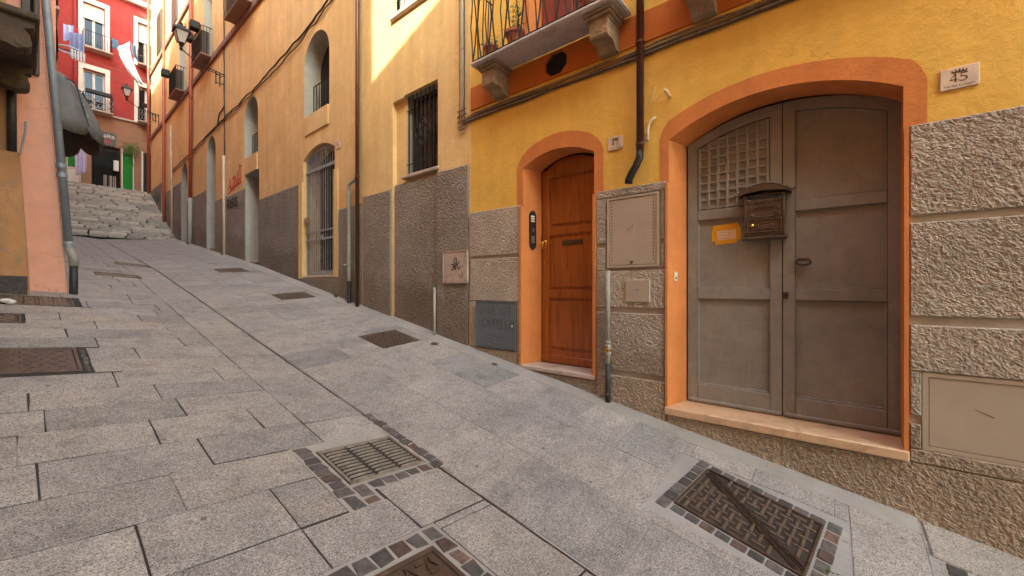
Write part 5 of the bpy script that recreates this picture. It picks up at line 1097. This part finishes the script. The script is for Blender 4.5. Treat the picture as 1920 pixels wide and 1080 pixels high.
MB().hexa([(-.63, 8.2, 3.281), (-.10, 8.2, 3.281), (-.10, 8.375, 3.281), (-.63, 8.375, 3.281), (-.63, 8.2, 9), (-.14, 8.2, 9), (-.14, 8.375, 9), (-.63, 8.375, 9)]).build('upper_pier', 'oldorange', oh)
MB().hexa([(-.5, 8.085, 1.0), (.06, 8.085, 1.0), (.06, 8.099, 1.0), (-.5, 8.099, 1.0), (-.5, 8.085, 1.72), (.06, 8.085, 1.70), (.06, 8.099, 1.70), (-.5, 8.099, 1.72)]).build('pier_base', 'sett', oh)
MB().cbox(-.619, .13, 6.45, 8.12, 4.34, 4.41, .015).build('balcony_slab', 'corbel_shaded', oh)
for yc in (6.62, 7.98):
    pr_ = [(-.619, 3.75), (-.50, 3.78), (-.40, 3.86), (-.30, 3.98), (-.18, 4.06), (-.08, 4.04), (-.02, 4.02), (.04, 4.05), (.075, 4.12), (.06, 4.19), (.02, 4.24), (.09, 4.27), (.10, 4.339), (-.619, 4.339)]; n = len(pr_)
    MB().add([(x, yc - .10, z) for x, z in pr_] + [(x, yc + .10, z) for x, z in pr_], [tuple(range(n)), tuple(range(2 * n - 1, n - 1, -1))] + [(i, (i + 1) % n, n + (i + 1) % n, n + i) for i in range(n)]).tube([(.02, yc - .11, 4.10), (.02, yc + .11, 4.10)], .06, 12).build('scroll_bracket', 'corbel_shaded', oh)
for i in range(12): MB().tube([(.09, 6.5 + i * .145, 4.41), (.09, 6.5 + i * .145, 5.4)], .010, 5).build('baluster', 'iron', oh)
MB().tube([(.09, 6.48, 5.4), (.09, 8.1, 5.4)], .015, 6).build('hand_rail', 'iron', oh)
MB().cbox(-.619, .02, 5.9, 7.2, 5.1, 5.3, .02).build('upper_balcony_slab', 'corbel_shaded', oh)
pb = thing('black_pipe', 'short black pipe above the old orange pier', 'pipe', (-.06, 8.14, 3.28)); MB().tube([(-.065, 8.13, 3.281), (-.07, 8.13, 4.34)], .042, 12).build('pipe', 'blackpipe', pb, True)
rod = MB().tube([(.0, 8.05, 3.25), (.04, 8.05, 3.55), (.045, 8.05, 3.68)], .012, 6).build('iron_rod', 'iron_grey', None); origin_to(rod, (0, 8.05, 3.25)); tag(rod, 'thin iron rod leaning against the pink pier', 'rod')
ph = thing('pink_house', 'salmon pink house with leaning pier beyond the old orange house', 'house', (.2, 9, 1.5))
MB().hexa([(-.45, 8.40, .9), (.455, 8.40, .9), (.47, 8.9, .9), (-.45, 8.9, .9), (-.45, 8.40, 6.2), (.115, 8.40, 6.2), (.16, 8.9, 6.2), (-.45, 8.9, 6.2)]).build('pier', 'pink', ph)
block(-8, .33, 8.91, 13.9, .4, 15.3, 15.3).build('wall', 'pink', ph)
MB().cbox(.005, .165, 8.36, 8.395, 4.42, 6.2, .008).build('open_shutter', 'darkwood', ph)
MB().cbox(.331, .43, 10.5, 11.6, 6.40, 6.46, .01).build('balcony_slab', 'sill', ph)
for i in range(8): MB().tube([(.41, 10.53 + i * .15, 6.46), (.41, 10.53 + i * .15, 7.4)], .010, 5).build('baluster', 'iron', ph)
for i in range(10): MB().tube([(.37, 11.75 + i * .09, 5.5), (.37, 11.75 + i * .09, 6.0)], .008, 5).build('window_bar', 'iron', ph)
MB().tube([(.37, 11.7, 6.0), (.37, 12.65, 6.0)], .012, 6).build('window_bar', 'iron', ph)
fl = thing('far_pink_house', 'tall pale pink house at the left of the stairs', 'house', (.8, 21, 3)); MB().hexa([(-8, 13.95, .8), (.40, 13.95, .8), (.58, 20.0, .8), (-8, 20.0, .8), (-8, 13.95, 16.2), (.40, 13.95, 16.2), (.58, 20.0, 16.2), (-8, 20.0, 16.2)]).build('wall', 'pink', fl); block(-8, .62, 20.01, 26.0, .8, 15.4, 15.4).build('sun_gap_wing', 'pink', fl); block(-8, .80, 26.01, 27.7, .8, 20, 20).build('shadow_tower', 'pink', fl); block(-8, .95, 27.71, 29.55, 4, 15.8, 15.8).build('low_shadow_wing', 'pink', fl)  # tower and stepped roofs added above view to shape sun and shadow beyond
block(-8, 1.38, 28.9, 29.58, 6, 8.9, 8.9).build('shop_pier', 'pink', fl)
# zinc downpipe on the leaning pier
zp = thing('downpipe', 'blue-grey downpipe leaning along the corner of the pink pier', 'pipe', (.43, 8.36, 1.5)); ZP = lambda z: (.475 - .063 * (z - 1.4), 8.36, z)
MB().tube([ZP(8), ZP(5), ZP(2.2)], .045, 12).build('pipe', 'bluepipe', zp, True)
for z in (3.25, 3.12, 2.15): MB().tube([ZP(z - .03), ZP(z + .03)], .054, 12).build('collar', 'bluepipe', zp)
MB().tube([ZP(2.2), (.43, 8.36, 2.12), (.47, 8.36, 2.0), (.475, 8.36, 1.86)], .05, 12).build('bend', 'greypipe', zp, True); MB().tube([(.475, 8.36, 1.87), (.475, 8.36, 1.3)], .045, 12).build('tarred_foot', 'blackpipe', zp, True)
# grey scalloped awning
aw = thing('awning', 'grey stained dome awning with scalloped edge on the pink house', 'awning', (.35, 12.2, 4.6)); cx, cy, cz = .34, 12.25, 4.75; RX, RY, RZ = .80, 1.2, 1.2
vs = []; nu, nv = 32, 14
for sh in (0, .012):
    for j in range(nv + 1):
        for i in range(nu + 1):
            a = math.pi * i / nu; t = (math.pi / 2) * (1 - j / nv); k = .9 + .1 * abs(math.sin(a * 4))
            s_ = j / nv; r = .06 + .94 * s_ ** .85; vs.append((cx + (RX - sh) * r * math.sin(a) * k + .002, cy - (RY - sh) * r * math.cos(a) * k, cz + (RZ - sh) * (1 - r ** 2.1)))
    for i in range(nu + 1):
        a = math.pi * i / nu; k = .9 + .1 * abs(math.sin(a * 4)); dr_ = .10 + .17 * abs(math.sin(a * 4)) ** .6
        vs.append((cx + (RX - sh) * math.sin(a) * k + .002, cy - (RY - sh) * math.cos(a) * k, cz - dr_))
w = nu + 1; rows_ = nv + 2; N = w * rows_; fs = []
for b in (0, N): fs += [(b + j * w + i, b + j * w + i + 1, b + (j + 1) * w + i + 1, b + (j + 1) * w + i) for j in range(rows_ - 1) for i in range(nu)]
fs += [((rows_ - 1) * w + i, (rows_ - 1) * w + i + 1, N + (rows_ - 1) * w + i + 1, N + (rows_ - 1) * w + i) for i in range(nu)]
MB().add(vs, fs).build('canvas', 'canvas', aw, True); fr = MB()
for k in range(5): a = math.pi * k / 4; fr.tube([(cx + .01, cy, cz + RZ - .05), (cx + .6 * RX * math.sin(a) + .01, cy - .6 * RY * math.cos(a), cz + .75 * RZ), (cx + .9 * RX * math.sin(a) + .01, cy - .9 * RY * math.cos(a), cz)], .012, 5)
fr.build('awning_frame', 'iron', aw)
# small brown folded awning under the upper balcony
ba = thing('awning', 'small brown ribbed awning under the upper left balcony', 'awning', (.34, 11, 5.7)); vs = []
for sh in (0, .01):
    for j in range(9):
        for i in range(9):
            t = j / 8; s = i / 8; vs.append((.335 + .08 * math.sin(math.pi * .5 * t) * (.75 + .25 * abs(math.cos(s * math.pi * 2))) - sh, 10.4 + 1.2 * s, 6.39 - .75 * t ** 1.3))
q = [(j * 9 + i, j * 9 + i + 1, (j + 1) * 9 + i + 1, (j + 1) * 9 + i) for j in range(8) for i in range(8)]; MB().add(vs, q + [tuple(81 + k for k in f) for f in q]).build('canvas', 'brown_canvas', ba, True)
rb_ = MB()
for z, r in ((6.25, .05), (6.0, .08), (5.75, .09), (5.5, .08)): rb_.tube([(.335 + r * math.sin(math.pi * t), 10.4 + 1.2 * t, z) for t in np.linspace(0, 1, 12)], .010, 5)
rb_.build('awning_ribs', 'iron', ba)

# ------------------------------------------------------------------ laundry
def line(label, A, B, sag=.15, r=.006):
    P = [tuple(Vector(A).lerp(Vector(B), t) - Vector((0, 0, sag * 4 * t * (1 - t)))) for t in np.linspace(0, 1, 16)]
    o = MB().tube(P, r, 5).build('clothes_line', 'cable', None); origin_to(o, A); tag(o, label, 'clothes line', 'clothes lines across the street')
YL = 27.2; k_ = YL / 24
def LP(px_x, px_z, Y=YL): return (px_x * Y / 24, Y, 1.55 + (px_z - 1.55) * Y / 24)
line('upper clothes line in front of the upper red balcony', LP(.72, 12.35), LP(3.6, 11.9)); line('clothes line below the speckled dress', LP(.75, 11.2), LP(3.9, 10.9), .1); line('lowest clothes line before the red house', LP(.8, 10.6), LP(3.9, 10.55), .05); line('clothes line carrying the lilac sheet', (.80, 28.0, 8.3), (4.3, 28.0, 8.5), .05)
line('slanting rope of the long pale blue sheet', LP(2.62, 11.9), LP(3.4, 10.35), .02, .02)
def hang(name, label, cat, *a, **k): o = drape(name, *a, **k); origin_to(o, a[0]); tag(o, label, cat, 'laundry hung out to dry'); return o
hang('shirt', 'light blue shirt on the line, leftmost of the laundry', 'shirt', LP(1.08, 12.12), LP(1.36, 12.2), .78, .62, .05, 2, 'shirt_blue', seed=1)
hang('cloth', 'red cloth between the shirt and the speckled dress', 'laundry', LP(1.38, 12.2), LP(1.50, 12.1), .35, .6, .03, 1, 'red_cloth', seed=2)
hang('dress', 'speckled blue dress hanging beside the light blue shirt', 'dress', LP(1.25, 11.9, 27.1), LP(1.66, 12.0, 27.1), 1.15, 1.25, .06, 3, 'denim', seed=3)
hang('cloth', 'dark blue cloth at the end of the upper red balcony rail', 'laundry', LP(2.48, 12.25, 28.6), LP(2.66, 12.2, 28.6), .5, .45, .04, 2, 'teal', seed=4)
hang('sheet', 'long pale blue sheet hanging aslant before the red house', 'sheet', LP(2.66, 11.95), LP(3.02, 12.35), 1.5, 1.9, .07, 2, 'sheet_blue', lean=(.62, 0, .0), gather=.75, seed=5)
hang('cloth', 'black cloth hanging at the right of the long pale blue sheet', 'laundry', LP(3.06, 12.3), LP(3.22, 12.25), .62, .7, .04, 1, 'navy', lean=(.08, 0, 0), seed=6)
hang('sheet', 'lilac sheet hanging below the grey awning', 'sheet', (1.62, 28.0, 8.25), (2.02, 28.0, 8.27), 1.35, 1.15, .06, 3, 'sheet_lilac', gather=.9, seed=7)
dr = thing('drying_rack', 'light blue round drying rack with small white socks above the awning', 'drying rack', (1.15, 20, 8.6)); rk = MB(); rk.tube([(1.05 + .32 * math.cos(t), 20 + .3 * math.sin(t), 9.55) for t in np.linspace(0, 6.283, 22)], .025, 6, False); rk.build('hoop', 'sheet_blue', dr)
MB().tube([(.80, 20.1, 9.55), (1.37, 20, 9.55)], .015, 5).build('support_rod', 'iron', dr)
for i in range(5): o = drape('sock', (1.06 + i * .07, 19.72 + .02 * i, 9.52), (1.11 + i * .07, 19.72 + .02 * i, 9.52), .30, .36, .015, 1, 'white', dr, 6, 6, seed=10 + i)
